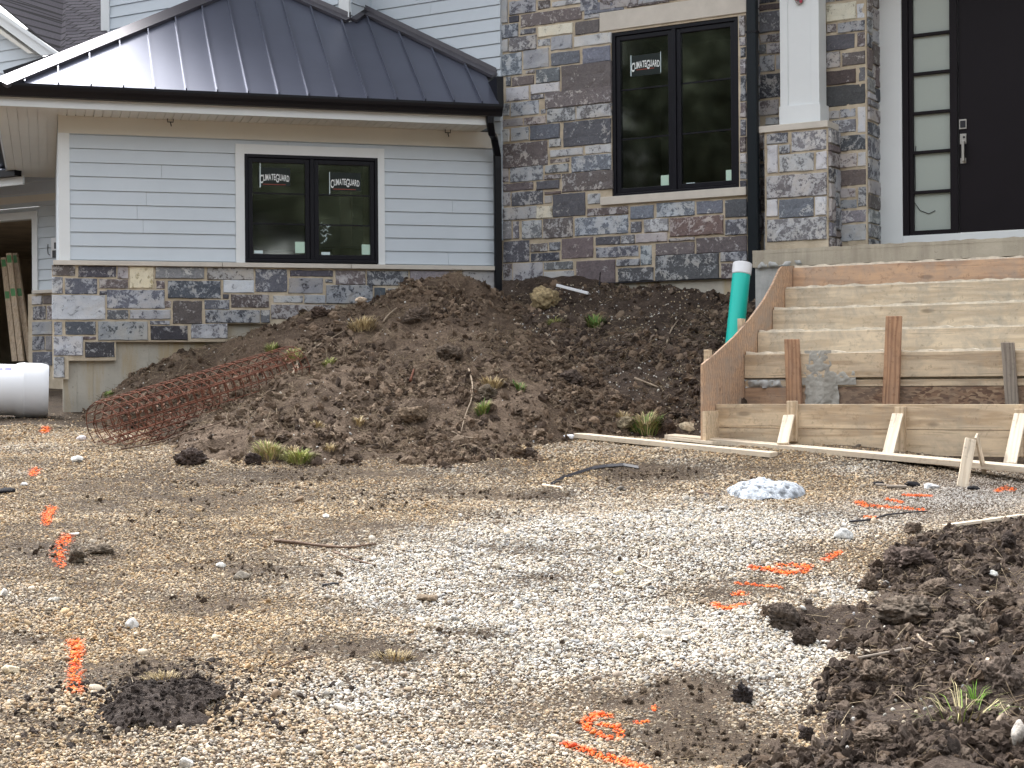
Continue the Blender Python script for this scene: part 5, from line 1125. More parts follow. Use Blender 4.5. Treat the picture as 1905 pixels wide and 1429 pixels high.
crumbs(pile, h1_, -5.1, 1.7, 12.15, 17.5, 95000, 0, 26000, .005, .046, BR, pebn=1100, lim=lambda x, y: inpanel(x, y))
crumbs(heap, h2_, 0, 3.2, 13.25, 17.3, 40000, 0, 8000, .006, .05, DK+BR, pebn=2600, lim=lambda x, y: inpanel(x, y))
crumbs(spill, h3_, .8, 4.1, 5.7, 10.5, 80000, 0, 4200, .0035, .042, DK+BR[2:3], pebn=1300)
# soil crumbs thrown over the gravel where it is dirty
x_, y_ = sample(90000, 5.9, 14.5); d_ = field(x_, y_, DRT)+.5*fbm(x_*1.3, y_*2.2, o=4, sd=17); ok = RNG.random(len(x_)) < np.clip(d_-.25, 0, .9)
x_, y_ = x_[ok], y_[ok]; m = len(x_); s_ = .0035*(5.5**(RNG.random(m)**4)); cc_ = np.array([(.13, .092, .06), (.17, .125, .085), (.095, .067, .046)])[RNG.integers(0, 3, m)]*.85
scatter('loose_soil', CLD, np.stack([x_, y_, gz(x_, y_)+.004+s_*.3], -1), RNG.uniform(0, 6.28, (m, 3)), s_[:, None]*RNG.uniform(.7, 1.3, (m, 3)), cc_)
x_, y_ = sample(5200, 5.9, 14.5); m = len(x_); L_ = RNG.uniform(.02, .09, m); cc_ = np.array([(.42, .33, .21), (.26, .19, .12), (.5, .42, .3)])[RNG.integers(0, 3, m)]
zz = gz(x_, y_)+.012; ok = (field(x_, y_, WHT) < .5) | (RNG.random(m) < .2)
scatter('dry_straw', FIB, np.stack([x_, y_, zz], -1)[ok], np.stack([RNG.normal(0, .12, m), RNG.normal(0, .15, m), RNG.uniform(0, 6.28, m)], -1)[ok], np.stack([L_, L_, L_*.6], -1)[ok], cc_[ok])
# ------------------------------------------------------------------ finding the earth surface under a picked spot
def surf(x, y):
    x = np.atleast_1d(np.asarray(x, float)); y = np.atleast_1d(np.asarray(y, float)); z = gz(x, y)
    for h, b in ((h1_, (-5.15, 1.7, 12.15, 17.8)), (h2_, (-.05, 3.3, 13.25, 17.4)), (h3_, (.75, 4.1, 5.7, 10.5))):
        k = (x > b[0]) & (x < b[1]) & (y > b[2]) & (y < b[3]); z = np.where(k, np.maximum(z, h(x, y)), z)
    return z
def shit(px, py):
    r = ray(px, py); Y_ = np.linspace(5.5, 18, 5001); z = surf(r[0]*Y_, Y_); d = r[2]*Y_-z
    if not (d < 0).any(): return r*15
    return r*Y_[np.argmax(d < 0)]
def lump_thing(nm, px, py, w, h, col, lab, cat, grp=None, sd=0, ang=.8, amp=.5, fr=1.5, deep=.8, bury=.3, rz=None, mat='rockm', sub=IC4):
    p = shit(px, py+h*.5); k = p[1]/F; rx, rzz = w*k/2, h*k/2
    sub = IC5 if nm == 'clod' else sub; V, Fc = blob(sub, sd, amp, 1, fr, ang); U_ = V/np.linalg.norm(V, axis=1)[:, None]
    if nm == 'clod': V = V*(1-.32*np.abs(fbm(U_[:, 0]*3.2+sd, U_[:, 1]*3.2, U_[:, 2]*5, o=4, sd=sd+1, g=.62))+.10*fbm(U_[:, 0]*14, U_[:, 1]*14, U_[:, 2]*20, o=3, sd=sd+2))[:, None]
    V = V/np.abs(V).max(0); V = V*np.array([rx, rx*deep, rzz*1.25])
    fine = (-np.abs(fbm(V[:, 0]*38, V[:, 1]*38, V[:, 2]*70, o=4, sd=sd))*.55+.30*fbm(V[:, 0]*14, V[:, 1]*14, V[:, 2]*20, o=2, sd=sd+9))*min(rx, rzz)*(1. if nm in ('clod', 'boulder') else .35); nrm = V/np.maximum(np.linalg.norm(V, axis=1)[:, None], 1e-6); V = V+nrm*fine[:, None]
    a_ = random.uniform(-.25, .25) if rz is None else rz; V[:, :2] = V[:, :2]@np.array([[math.cos(a_), math.sin(a_)], [-math.sin(a_), math.cos(a_)]])
    c = np.array([p[0], p[1]+rx*deep*.5, p[2]+rzz*(1-bury)*.9])
    pt_ = fbm(V[:, 0]*40, V[:, 1]*40, V[:, 2]*40, o=3, sd=sd+5); cc_ = np.array(col)[None]*(1+.7*pt_[:, None])*(1.25 if nm == 'clod' else 1); 
    mb = MB(); mb.add(V+c, Fc, 0, np.c_[cc_, np.ones(len(V))]); o_ = part(nm, mb, M[mat], None, smooth=True, colors=True); center(o_); return tag(o_, lab, cat, grp)
CDK = (.055, .042, .036); CBR = (.11, .083, .063); CLB = (.10, .079, .061)
for i, (px, py, w, h, col, lab, kw) in enumerate([
 (1385, 1284, 54, 50, (.04, .034, .034), 'single dark rounded clod sitting alone on gravel at bottom right', dict(ang=.9, amp=.25)),
 (1455, 1142, 76, 60, (.07, .055, .045), 'large grey-brown clod at the tip of the soil spill on pale gravel', dict(ang=.95)),
 (1496, 1180, 56, 44, (.055, .042, .034), 'smaller dark clod just right of the large grey-brown clod', dict()),
 (1692, 1036, 112, 52, (.075, .055, .046), 'wide fibrous dark clod at the upper edge of the soil spill', dict(amp=.35)),
 (1700, 1128, 140, 62, CLB, 'broad pale brown slab of dry soil in the middle of the soil spill', dict(amp=.35, bury=.4)),
 (1618, 1078, 50, 44, CBR, 'brown clod left of the broad pale slab of soil', dict()),
 (1825, 1168, 150, 56, CLB, 'long flat pale clod near the right edge above the weeds', dict(amp=.35, bury=.4)),
 (1740, 1092, 60, 34, CBR, 'rough brown clod above the pale soil slab', dict()),
 (1872, 1118, 70, 40, CBR, 'brown clod cut by the right edge above the long flat clod', dict()),
 (1878, 1000, 36, 40, CDK, 'dark clod beside the half buried plank at the right edge', dict()),
 (1700, 980, 46, 26, CBR, 'small brown clod at the left end of the half buried plank', dict()),
 (1870, 1248, 90, 70, (.10, .077, .062), 'smooth brown clod at the right edge over the green weeds', dict(amp=.3, bury=.35)),
 (1625, 1248, 60, 44, CBR, 'clod directly below the grey lath in the soil spill', dict()),
 (1560, 1330, 50, 30, CDK, 'clod in the lower left part of the soil spill', dict()),
 (1630, 1368, 90, 50, CBR, 'chunky clod near the bottom of the soil spill', dict()),
 (1500, 1362, 40, 34, (.04, .03, .026), 'small black clod at the lower left rim of the soil spill', dict()),
 (140, 1030, 38, 36, (.10, .08, .06), 'round fibrous clod over the orange dash at left', dict(amp=.35)),
 (187, 1021, 52, 22, (.10, .08, .06), 'flat fibrous clod right of the round one at left', dict(amp=.35)),
 (352, 848, 70, 34, (.055, .04, .034), 'dark crumbly clod at the left foot of the tall heap', dict()),
 (470, 852, 36, 28, (.045, .033, .028), 'dark clod under the left grass tufts at the heap foot', dict()),
 (765, 769, 72, 34, (.13, .095, .065), 'rounded rooty clod low on the front of the tall heap', dict(amp=.25, bury=.35)),
 (775, 582, 62, 42, (.10, .075, .058), 'blocky dark clod high on the left shoulder of the tall heap', dict()),
 (830, 652, 70, 34, (.08, .06, .045), 'overhanging dark clod in the middle of the tall heap', dict()),
 (905, 726, 56, 34, (.10, .08, .058), 'grassy clod on the right flank of the tall heap', dict(amp=.35)),
 (595, 578, 40, 26, (.07, .05, .04), 'dark clod on the left crest of the tall heap', dict()),
 (1060, 700, 60, 34, (.07, .052, .042), 'dark clod in the gully between the two heaps', dict()),
 (985, 840, 36, 24, (.06, .045, .036), 'clod at the right foot of the tall heap', dict()),
 (1165, 786, 44, 30, (.16, .13, .085), 'tan rooty clod beside the green tuft behind the long plank', dict(amp=.35)),
 (1245, 790, 36, 26, (.07, .05, .04), 'dark clod between the green tuft and the stair form', dict()),
 (1018, 552, 62, 44, (.36, .28, .16), 'yellowish boulder against the stone wall on top of the heap', dict(amp=.3, bury=.2)),
]):
    isr = 'boulder' in lab; lump_thing('boulder' if isr else 'clod', px, py, w, h, col, lab, 'rock' if isr else 'clod', None if isr else 'large clods of dug soil', sd=100+i, **kw)
for i, (px, py, w, h, col, lab) in enumerate([
 (143, 852, 26, 17, (.62, .61, .58), 'white angular stone on gravel left of the heap'), (138, 993, 20, 9, (.60, .57, .52), 'pale flat stone above the round fibrous clod'),
 (450, 1070, 34, 18, (.27, .24, .20), 'flat grey-brown stone in the middle left of the gravel'), (1152, 1064, 26, 15, (.58, .50, .34), 'tan rounded stone right of centre on gravel'),
 (17, 1245, 34, 18, (.60, .52, .38), 'pale tan rock at the left edge beside the long orange dash'), (345, 1418, 28, 20, (.56, .54, .50), 'rounded white stone at the bottom edge left of centre'),
 (606, 959, 14, 9, (.72, .71, .68), 'small bright white stone left of the twigs'), (245, 1158, 26, 22, (.62, .62, .60), 'white lumpy stone above the dark soil slab'),
 (1898, 1360, 30, 46, (.50, .46, .41), 'pale rock cut by the right edge near the bottom'), (1571, 993, 38, 22, (.60, .61, .60), 'pale grey lumpy stone below the thin black twig'),
 (409, 1051, 24, 10, (.68, .67, .63), 'white sliver of stone above the flat grey-brown stone'), (855, 958, 10, 7, (.7, .69, .66), 'tiny white stone centred below the heap'),
 (1848, 1066, 22, 12, (.62, .62, .58), 'white stone among the clods at the right edge'), (1808, 1195, 12, 10, (.68, .66, .6), 'small white stone just below the long flat clod'),
 (1405, 1010, 16, 12, (.45, .43, .41), 'small grey stone left of the double orange scribble'), (8, 1102, 16, 18, (.66, .64, .6), 'white stone at the very left edge above the tan rock'),
 (99, 1115, 26, 9, (.66, .63, .56), 'flat white stone chip at the left above the long dash'), (1280, 793, 34, 18, (.42, .35, .25), 'tan stone by the corner post of the stair form'), (670, 556, 26, 12, (.3, .24, .18), 'brown stone on the crest of the heap under the window')]):
    lump_thing('stone', px, py, w, h, col, lab, 'stone', 'larger single stones on the lot', sd=200+i, amp=.3, ang=1., bury=.25, sub=IC3)
# rough white lump of concrete
p = ghit(1440, 932); k = p[1]/F
Rr = np.linspace(0, 1, 34); Tt = np.linspace(0, 2*math.pi, 97)[:-1]; V = [np.zeros(3)]; 
for r_ in Rr[1:]:
    for t in Tt:
        q = 1+.10*math.sin(2*t+1)+.06*math.sin(5*t); x = r_*q*math.cos(t)*82*k; y = r_*q*math.sin(t)*.36; V.append(np.array([x, y, .115*(1-r_**4)]))
V = np.array(V); rr_ = np.hypot(V[:, 0]/(77*k), V[:, 1]/.36); nb = np.abs(fbm(V[:, 0]*26, V[:, 1]*26, o=2, sd=5))
V[:, 2] += .010*(1-nb*2)+.03*fbm(V[:, 0]*5, V[:, 1]*5, o=2, sd=2)+.012*fbm(V[:, 0]*42, V[:, 1]*42, o=4, sd=8); V[:, 2] = np.where(rr_ > .97, -.03, V[:, 2]); V += np.array([p[0], p[1]+.36, p[2]])
Fc = [[0, 1+i, 1+(i+1) % 96] for i in range(96)]+[[1+j*96+i, 1+(j+1)*96+i, 1+(j+1)*96+(i+1) % 96, 1+j*96+(i+1) % 96] for j in range(32) for i in range(96)]
mb = MB(); mb.add(V, Fc, 0, np.c_[np.array([.42, .455, .50])[None]*(1+.3*fbm(V[:, 0]*30, V[:, 1]*30, o=2, sd=4))[:, None]*(1-.75*np.clip(nb*2.6-.6, 0, 1))[:, None], np.ones(len(V))])
o_ = part('concrete_lump', mb, M['rockm'], None, smooth=True, colors=True); center(o_); tag(o_, 'flat white bumpy lump of hardened concrete lying on the gravel', 'concrete lump')
# dark soil slab, bottom left
E5 = [(196, 1300), (205, 1272), (300, 1268), (408, 1270), (435, 1298), (424, 1325), (392, 1356), (300, 1362), (212, 1356), (180, 1338)]
slabc = 1
C5 = [(lambda q: (q[0], q[1], q[2]-.01))(ghit(*e)) for e in E5]+[below(ghit(*e), -.12, (e[0]-305)*.0009, -(e[1]-1316)*.004) for e in E5]+[(lambda q: (q[0], q[1], q[2]+.032))(ghit(*e)) for e in ((230, 1310), (300, 1310), (370, 1305), (250, 1335), (340, 1335), (400, 1310), (300, 1290))]
f5 = tps(C5); ctr = ghit(305, 1315)
def z5(X, Y): return f5(X, Y)+.02*fbm(X*9, Y*9, o=4, sd=91)+.03*np.abs(fbm(X*9, Y*26, o=4, sd=92))
slab_ = link('soil_slab', gridmesh('soil_slab', np.arange(ctr[0]-.6, ctr[0]+.6, .006), np.arange(ctr[1]-.5, ctr[1]+.5, .007), z5, soilm('wet_black_soil', (.042, .031, .026), (.062, .047, .040), (.10, .078, .064)), lambda X, Y, Z: Z-.05*fbm(X*14, Y*14, o=3, sd=95) > gz(X, Y)+.012)); tag(slab_, 'black cracked slab of damp soil on gravel at bottom left', 'soil')
n_ = 1500; x_ = RNG.normal(ctr[0]+.02, .30, n_); y_ = RNG.normal(ctr[1]+.10, .24, n_); s_ = .004*5**(RNG.random(n_)**2.5); zz_ = np.maximum(gz(x_, y_), z5(x_, y_)*(np.abs(x_-ctr[0]) < .45)*(np.abs(y_-ctr[1]) < .3)+(-9)*(1-(np.abs(x_-ctr[0]) < .45)*(np.abs(y_-ctr[1]) < .3)))
scatter('soil_crumbs', CLD, np.stack([x_, y_, zz_+s_*.2], -1), RNG.uniform(0, 6.28, (n_, 3)), s_[:, None]*RNG.uniform(.7, 1.3, (n_, 3)), np.array([(.06, .046, .04), (.085, .065, .054), (.045, .035, .03)])[RNG.integers(0, 3, n_)], slab_)
# ------------------------------------------------------------------ grass tufts, weeds
def tuft(px, py, w, h, n, cols, lab, cat='grass tuft', up=.8, grp='grass and sod tufts on the dug earth', nm='grass_tuft'):
    p = shit(px, py+h*.45); k = p[1]/F; R_ = w*k/2; H = h*k; mb = MB(); rr_ = random.Random(int(px*7+py))
    for _ in range(n):
        a_ = rr_.uniform(0, 6.28); r_ = R_*math.sqrt(rr_.random())*.8; b = np.array([p[0]+r_*math.cos(a_), p[1]+.6*r_*math.sin(a_)+.03, 0]); b[2] = surf(b[0], b[1])[0]-.004+max(0, (1-(r_/R_)**2))*H*.25
        l = H*rr_.uniform(.5, 1.1); d = np.array([math.cos(a_)*rr_.uniform(.2, 1.1), math.sin(a_)*.6*rr_.uniform(.2, 1.1), up*rr_.uniform(.4, 1.2)]); d /= np.linalg.norm(d); s = np.cross(d, [0, 0, 1]); s /= (np.linalg.norm(s)+1e-6); wd = .0028*k*340*rr_.uniform(.6, 1.2)
        c_ = rr_.choice(cols); f_ = rr_.uniform(.7, 1.25); pts = [b, b+d*l*.5+np.array([0, 0, l*.06]), b+d*l+np.array([0, 0, -l*.22])]
        vs = [pts[0]-s*wd, pts[0]+s*wd, pts[1]+s*wd*.8, pts[1]-s*wd*.8, pts[2]]; mb.add(vs, [(0, 1, 2, 3), (3, 2, 4)], 0, tuple(x*f_ for x in c_)+(1,))
    o_ = part(nm, mb, M['blade'], None, colors=True); center(o_); tag(o_, lab, cat, grp); return o_
ST = [(.42, .33, .18), (.34, .26, .14), (.5, .4, .23)]; YG = [(.36, .36, .13), (.30, .34, .10), (.42, .36, .18), (.22, .28, .07)]; GN_ = [(.10, .20, .045), (.16, .26, .06), (.28, .26, .11)]
for a in [(673, 603, 60, 30, 260, ST, 'straw coloured sod tuft left of the heap crest'), (500, 838, 70, 32, 380, YG+ST, 'wide yellow green sod tuft at the left foot of the heap'), (556, 850, 52, 36, 420, YG, 'round yellow green tuft right of the wide sod tuft'), (1203, 796, 60, 34, 420, GN_+ST, 'dense green tuft behind the long plank'),
 (898, 762, 30, 28, 150, YG+GN_, 'light green tuft on the right flank of the tall heap'), (1107, 603, 42, 24, 220, GN_, 'bright green tuft in the gully below the stone wall'), (613, 836, 30, 14, 90, ST, 'small dry tuft at the foot of the heap right of the green ones'), (590, 790, 30, 16, 70, ST, 'dry straw tuft low on the heap above the green tufts'), (667, 788, 26, 18, 80, ST, 'dry tuft right of the other low straw tuft'),
 (545, 660, 40, 30, 160, ST+YG, 'straw tuft at the upper end of the rusty mesh roll'), (505, 650, 26, 20, 110, GN_+YG, 'small green tuft over the rusty mesh roll'), (612, 678, 28, 16, 80, YG, 'thin green tuft right of the rusty mesh roll'), (965, 722, 30, 18, 80, GN_, 'sparse green tuft right of the grassy clod'), (1032, 598, 30, 20, 90, YG, 'pale tuft just below the yellowish boulder'),
 (915, 712, 50, 26, 160, ST, 'dry roots hanging from the grassy clod'), (300, 1262, 90, 22, 150, ST, 'flattened dry grass behind the black soil slab'), (730, 1222, 100, 18, 170, ST, 'flattened dry grass patch on gravel at bottom centre'), (1160, 778, 44, 22, 150, ST, 'dry grass on the tan rooty clod by the plank'), (545, 838, 30, 20, 80, ST, 'dry blades between the two yellow green tufts'),
 (200, 736, 22, 10, 60, GN_, 'tiny green weed at the base of the foundation left of the mesh')]: tuft(*a)
tuft(1790, 1318, 190, 80, 60, [(.20, .30, .06), (.32, .30, .14), (.42, .36, .2)], 'sprawling green and straw weed stems on the soil spill', 'weed', .5, None, 'weed')
tuft(1818, 1296, 26, 50, 30, [(.16, .32, .04), (.22, .38, .06)], 'upright bright green leaves at the right end of the weed stems', 'weed', 1.2, None, 'weed')
tuft(1765, 1352, 36, 14, 16, [(.30, .46, .08)], 'light green leaf rosette below the weed stems', 'weed', .6, None, 'weed')
# ------------------------------------------------------------------ sticks, twigs and roots
def stick(pts, r, mat, lab, cat='stick', grp='sticks and roots', lift=.01, nm='stick', sq=5):
    P_ = []
    for i in range(len(pts)-1):
        for t in np.linspace(0, 1, 5)[:-1 if i < len(pts)-2 else None]: P_.append(shit(pts[i][0]+(pts[i+1][0]-pts[i][0])*t, pts[i][1]+(pts[i+1][1]-pts[i][1])*t)+np.array([0, 0, lift+random.uniform(-.004, .004)]))
    n_ = len(P_); Pm = [P_[0]]+[(P_[i-1]+P_[i]+P_[i+1])/3 for i in range(1, n_-1)]+[P_[-1]]
    k = Pm[n_//2][1]/F; mb = MB(); mb.tube(Pm, [r*k*(1-.5*i/n_)*random.uniform(.85, 1.15) for i in range(n_)], sq); o_ = part(nm, mb, mat, None, smooth=True); center(o_); return tag(o_, lab, cat, grp)
stick([(510, 1012), (560, 1016), (610, 1023), (650, 1024), (700, 1017)], 3.6, M['bark'], 'long curved brown stick on gravel left of centre', lift=.02)
stick([(622, 1030), (655, 1043), (698, 1055)], 2.8, M['bark'], 'shorter dark stick just below the long curved stick')
stick([(1580, 976), (1620, 972), (1660, 961), (1725, 956)], 2.4, M['blackpl'], 'thin black twig on gravel above the soil spill', lift=.02)
stick([(872, 690), (880, 720), (877, 750), (866, 775), (858, 808)], 1.8, M['root'], 'long thin pale root hanging down the front of the tall heap', lift=.02)
stick([(840, 805), (858, 815), (890, 818)], 1.8, M['root'], 'pale root at the lower end of the hanging root')
stick([(545, 700), (552, 680), (585, 650), (640, 620)], 2.2, M['root'], 'pale root beside the upper end of the mesh roll', lift=.02)
stick([(550, 665), (556, 700)], 2., M['root'], 'short pale root sticking out beside the mesh roll', lift=.03)
stick([(712, 605), (722, 592), (738, 578)], 2.2, M['root'], 'short pale root right of the straw sod tuft', lift=.03)
stick([(763, 720), (770, 697)], 3., M['rust'], 'short rusty spike standing in the front of the heap', lift=.05)
stick([(1180, 706), (1225, 722)], 2.6, M['root'], 'thick pale root on the darker heap')
stick([(1240, 645), (1248, 620), (1262, 600)], 2., M['root'], 'thin root on the darker heap near the teal pipe', lift=.03)
stick([(1015, 622), (1028, 640), (1036, 648)], 3., M['root'], 'pale wood chip on the slope below the boulder')
stick([(1115, 540), (1117, 518)], 1.6, M['blackpl'], 'thin dark twig upright by the concrete footing', lift=.06)
stick([(1690, 1160), (1710, 1190), (1722, 1200), (1752, 1210)], 3.2, M['root'], 'forked pale root on the soil spill')
stick([(1850, 1355), (1865, 1335)], 6, M['root'], 'stubby reddish stick near the right edge at the bottom')
stick([(1010, 905), (1040, 908), (1048, 912)], 3, M['pine'], 'small pale wood splinter by the black strip')
stick([(1180, 1048), (1248, 1074)], 1.8, M['pine'], 'thin straw coloured splinter on gravel right of centre'); stick([(1188, 1095), (1212, 1084)], 3., M['pine'], 'short yellowish wood chip below the thin splinter')
stick([(225, 842), (290, 832), (345, 812), (420, 790)], 1.8, M['bark'], 'thin dark twig along the foot of the mesh roll', lift=.03)
stick([(600, 1092), (612, 1090), (632, 1088)], 3., M['blackpl'], 'small black plastic scrap on gravel below the sticks', 'scrap', 'plastic scraps'); stick([(1300, 918), (1340, 925)], 2.2, M['bark'], 'dark chip left of the white lump')
stick([(515, 1246), (560, 1228), (592, 1222)], 2., M['bark'], 'thin curved twig right of the black soil slab')
o_ = lump_thing('bark_chunk', 796, 1112, 50, 15, (.17, .13, .09), 'short brown piece of rotten branch on white gravel', 'branch', None, sd=333, amp=.3, ang=.9, bury=.15)
# black strip
P_ = [shit(*q)+np.array([0, 0, .018]) for q in ((1024, 905), (1045, 893), (1075, 883), (1102, 874), (1130, 870), (1160, 868), (1188, 873))]
mb = MB()
for a, b in zip(P_[:-1], P_[1:]): mb.slab([a+(0, -.02, -.014), b+(0, -.02, -.014), b+(0, .025, .004), a+(0, .025, .004)], (0, 0, .004))
o_ = part('plastic_strip', mb, M['blackpl']); center(o_); tag(o_, 'narrow curling black plastic strip on gravel in front of the planks', 'plastic strip')
for i, (x, y, w, h, lab) in enumerate(((1635, 899, 24, 8, 'small dark shard left of the grey wood scraps'), (1698, 900, 30, 10, 'crumpled black plastic scrap beside the white shard'), (1812, 908, 26, 7, 'flat black scrap in front of the crossed stake pair'), (12, 912, 40, 12, 'dark scrap at the far left edge beyond the orange dab'))):
    o_ = lump_thing('plastic_scrap', x, y, w, h, (.014, .014, .017), lab, 'scrap', 'plastic scraps', sd=400+i, amp=.6, ang=.9, bury=.1, sub=IC2)
# ------------------------------------------------------------------ lumber lying in front of the steps
def plank(p0, p1, w, t, mat, lab, roll=0., nm='plank', grp='loose lumber in front of the steps', front=True):
    p0, p1 = np.array(p0), np.array(p1); X_ = p1-p0; L_ = np.linalg.norm(X_); X_ /= L_; Yv = np.cross([0, 0, 1.], X_); Yv /= np.linalg.norm(Yv); Zv = np.cross(X_, Yv)
    Yr = Yv*math.cos(roll)+Zv*math.sin(roll); Zr = np.cross(X_, Yr); mb = MB(); mb.add([(0, 0, -t), (L_, 0, -t), (L_, w, -t), (0, w, -t), (0, 0, 0), (L_, 0, 0), (L_, w, 0), (0, w, 0)], [(0, 3, 2, 1), (4, 5, 6, 7), (0, 1, 5, 4), (1, 2, 6, 5), (2, 3, 7, 6), (3, 0, 4, 7)])
    o_ = link(nm, mb.mesh(nm, mat)); o_.matrix_world = Matrix([[X_[i], Yr[i], Zr[i], p0[i]] for i in range(3)]+[[0, 0, 0, 1]]); md = o_.modifiers.new('bevel', 'BEVEL'); md.width = .003; return tag(o_, lab, 'plank', grp)
# p0/p1 : near top edge of each plank, at the depth of the ground it lies over
def gd(px, py, pyg): return ray(px, py)*ghit(px, pyg)[1]
plank(gd(1067, 806, 818), gd(1433, 842, 854), .14, .042, M['pine'], 'weathered plank at the front left with its end on the earth', -.0)
plank(gd(1236, 809, 818), gd(2010, 878, 912), .16, .045, M['pine'], 'longest plank running out of the frame to the right', .03)
plank(gd(1328, 815, 824), gd(1580, 837, 842), .04, .05, M['plank'], 'narrow reddish stud on edge lying on the long plank')
plank(gd(1242, 812, 824), gd(1326, 821, 832), .12, .03, M['pine'], 'short whitish board piece left of the narrow stud', -.1)
plank(gd(1770, 975, 985), gd(1912, 956, 968), .10, .022, M['pine'], 'yellowish board half buried at the right edge', -.1)
plank(shit(1560, 1240)+np.array([0, 0, .03]), shit(1696, 1215)+np.array([0, 0, .03]), .04, .012, M['graywood'], 'split grey lath lying on the soil spill', -.3)
plank(shit(1628, 905)+np.array([0, 0, .02]), shit(1648, 906)+np.array([0, 0, .02]), .05, .015, M['graywood'], 'tiny grey wood offcut by the dark shard'); plank(shit(1650, 909)+np.array([0, 0, .025]), shit(1688, 910)+np.array([0, 0, .025]), .06, .018, M['graywood'], 'grey wood offcut left of the black scrap')
o_ = lump_thing('white_shard', 1733, 904, 34, 12, (.66, .68, .70), 'white shard of debris right of the black plastic scrap', 'debris', None, sd=501, amp=.4, ang=1.1, bury=.1)
o_ = lump_thing('paper_scrap', 1058, 812, 22, 10, (.72, .74, .78), 'crumpled white scrap at the left end of the front plank', 'debris', None, sd=503, amp=.5, ang=1.1, bury=.1, sub=IC2); o_ = lump_thing('paper_scrap', 44, 901, 14, 7, (.74, .75, .76), 'small white scrap by the dark scrap at the far left', 'debris', None, sd=504, amp=.5, ang=1., bury=.1, sub=IC2); o_ = lump_thing('paper_scrap', 150, 815, 22, 10, (.62, .58, .58), 'pale crumpled paper between the mesh roll and pipe', 'debris', None, sd=505, amp=.6, ang=1., bury=.1, sub=IC2)
vt = empty('stake_pair', ghit(1793, 900), 'two white wood stakes crossed as an upturned V on the gravel', 'stakes')
G1 = ghit(1793, 905); G2 = ghit(1832, 884)
brace(ray(1795, 815)*(G1[1]+.12), ray(1816, 815.5)*(G1[1]+.12), ray(1779, 905)*G1[1], ray(1803, 906)*G1[1], .02, M['pine'], 'stake', vt)
brace(ray(1812, 815)*(G1[1]+.16), ray(1818, 814)*(G1[1]+.22), ray(1828, 886)*(G2[1]+.02), ray(1834, 884)*(G2[1]+.10), .018, M['pine'], 'stake', vt)
for ch in vt.children: ch.matrix_parent_inverse = Matrix.Translation(-vt.location)
# ------------------------------------------------------------------ pipes
tp = empty('teal_pipe', shit(1358, 640), 'leaning teal drain pipe with a white cap between heap and steps', 'pipe')
a_, b_ = ray(1379.5, 508)*15.25, ray(1364, 660)*15.1; k = 15.25/F; ax = (b_-a_)/np.linalg.norm(b_-a_)
mb = MB(); mb.tube([a_, b_+ax*.3], 16.6*k, 40); part('tube', mb, M['teal'], tp, smooth=False); 
def lathe(nm, c, ax, prof, mat, parent, seg=48):
    ax = ax/np.linalg.norm(ax); u = np.cross(ax, [.3, .9, .1]); u /= np.linalg.norm(u); v = np.cross(ax, u); vs = []
    for (h, r) in prof:
        for i in range(seg): t = 2*math.pi*i/seg; vs.append(c+ax*h+r*(math.cos(t)*u+math.sin(t)*v))
    n_ = len(prof); fs = [(j*seg+i, j*seg+(i+1) % seg, (j+1)*seg+(i+1) % seg, (j+1)*seg+i) for j in range(n_-1) for i in range(seg)]; mb = MB(); mb.add(vs, fs); o_ = part(nm, mb, mat, parent, smooth=True); md = o_.modifiers.new('es', 'EDGE_SPLIT'); md.split_angle = math.radians(35); return o_
lathe('cap', a_, ax, [(-.098, 0), (-.098, 16.8*k), (-.092, 18*k), (.012, 18*k), (.014, 16.9*k), (.02, 16.5*k)], M['white'], tp)
wpz = empty('white_pipe', ghit(40, 778), 'large white plastic pipe with bell end at the left edge', 'pipe')
G = ghit(60, 779); Yp = G[1]+.25; k = Yp/F; e1 = ray(90, 727)*Yp; e0 = ray(-140, 722)*(Yp-.35); ax = (e1-e0)/np.linalg.norm(e1-e0); R_ = 51*k; L_ = np.linalg.norm(e1-e0)
lathe('pipe_body', e0, ax, [(0, R_*.93), (L_-60*k, R_*.93), (L_-53*k, R_*.99), (L_-46*k, R_*1.0), (L_-44*k, R_*1.015), (L_-41*k, R_*1.0), (L_-14*k, R_), (L_-5*k, R_*.97), (L_, R_*.92), (L_-.002, R_*.86), (L_-20*k, R_*.82), (L_-20*k, 0)], M['white'], wpz, 64)
up_ = np.array([0, -.62, .78])
mb = MB()
for i, (dx, w_) in enumerate(((-75, 8), (-66, 3), (-60, 9))):
    c_ = e1+ax*(dx*k); u_ = np.cross(ax, up_); q = [c_+ax*(s_*w_*k/2)+(up_*math.cos(t_)+u_*math.sin(t_))*(R_*.935+(.004 if dx < -55 else .0)) for s_, t_ in ((-1, -.12), (1, -.12), (1, .06), (-1, .06))]; mb.slab(q, up_*.003)
part('print', mb, M['bluepr'], wpz)
o_ = plank(ray(1035, 528)*16.75, ray(1094, 543)*16.6, .03, .03, M['white'], 'x'); tag(o_, 'short white plastic pipe lying against the concrete footing', 'pipe'); o_.name = 'white_conduit'; del o_['group']
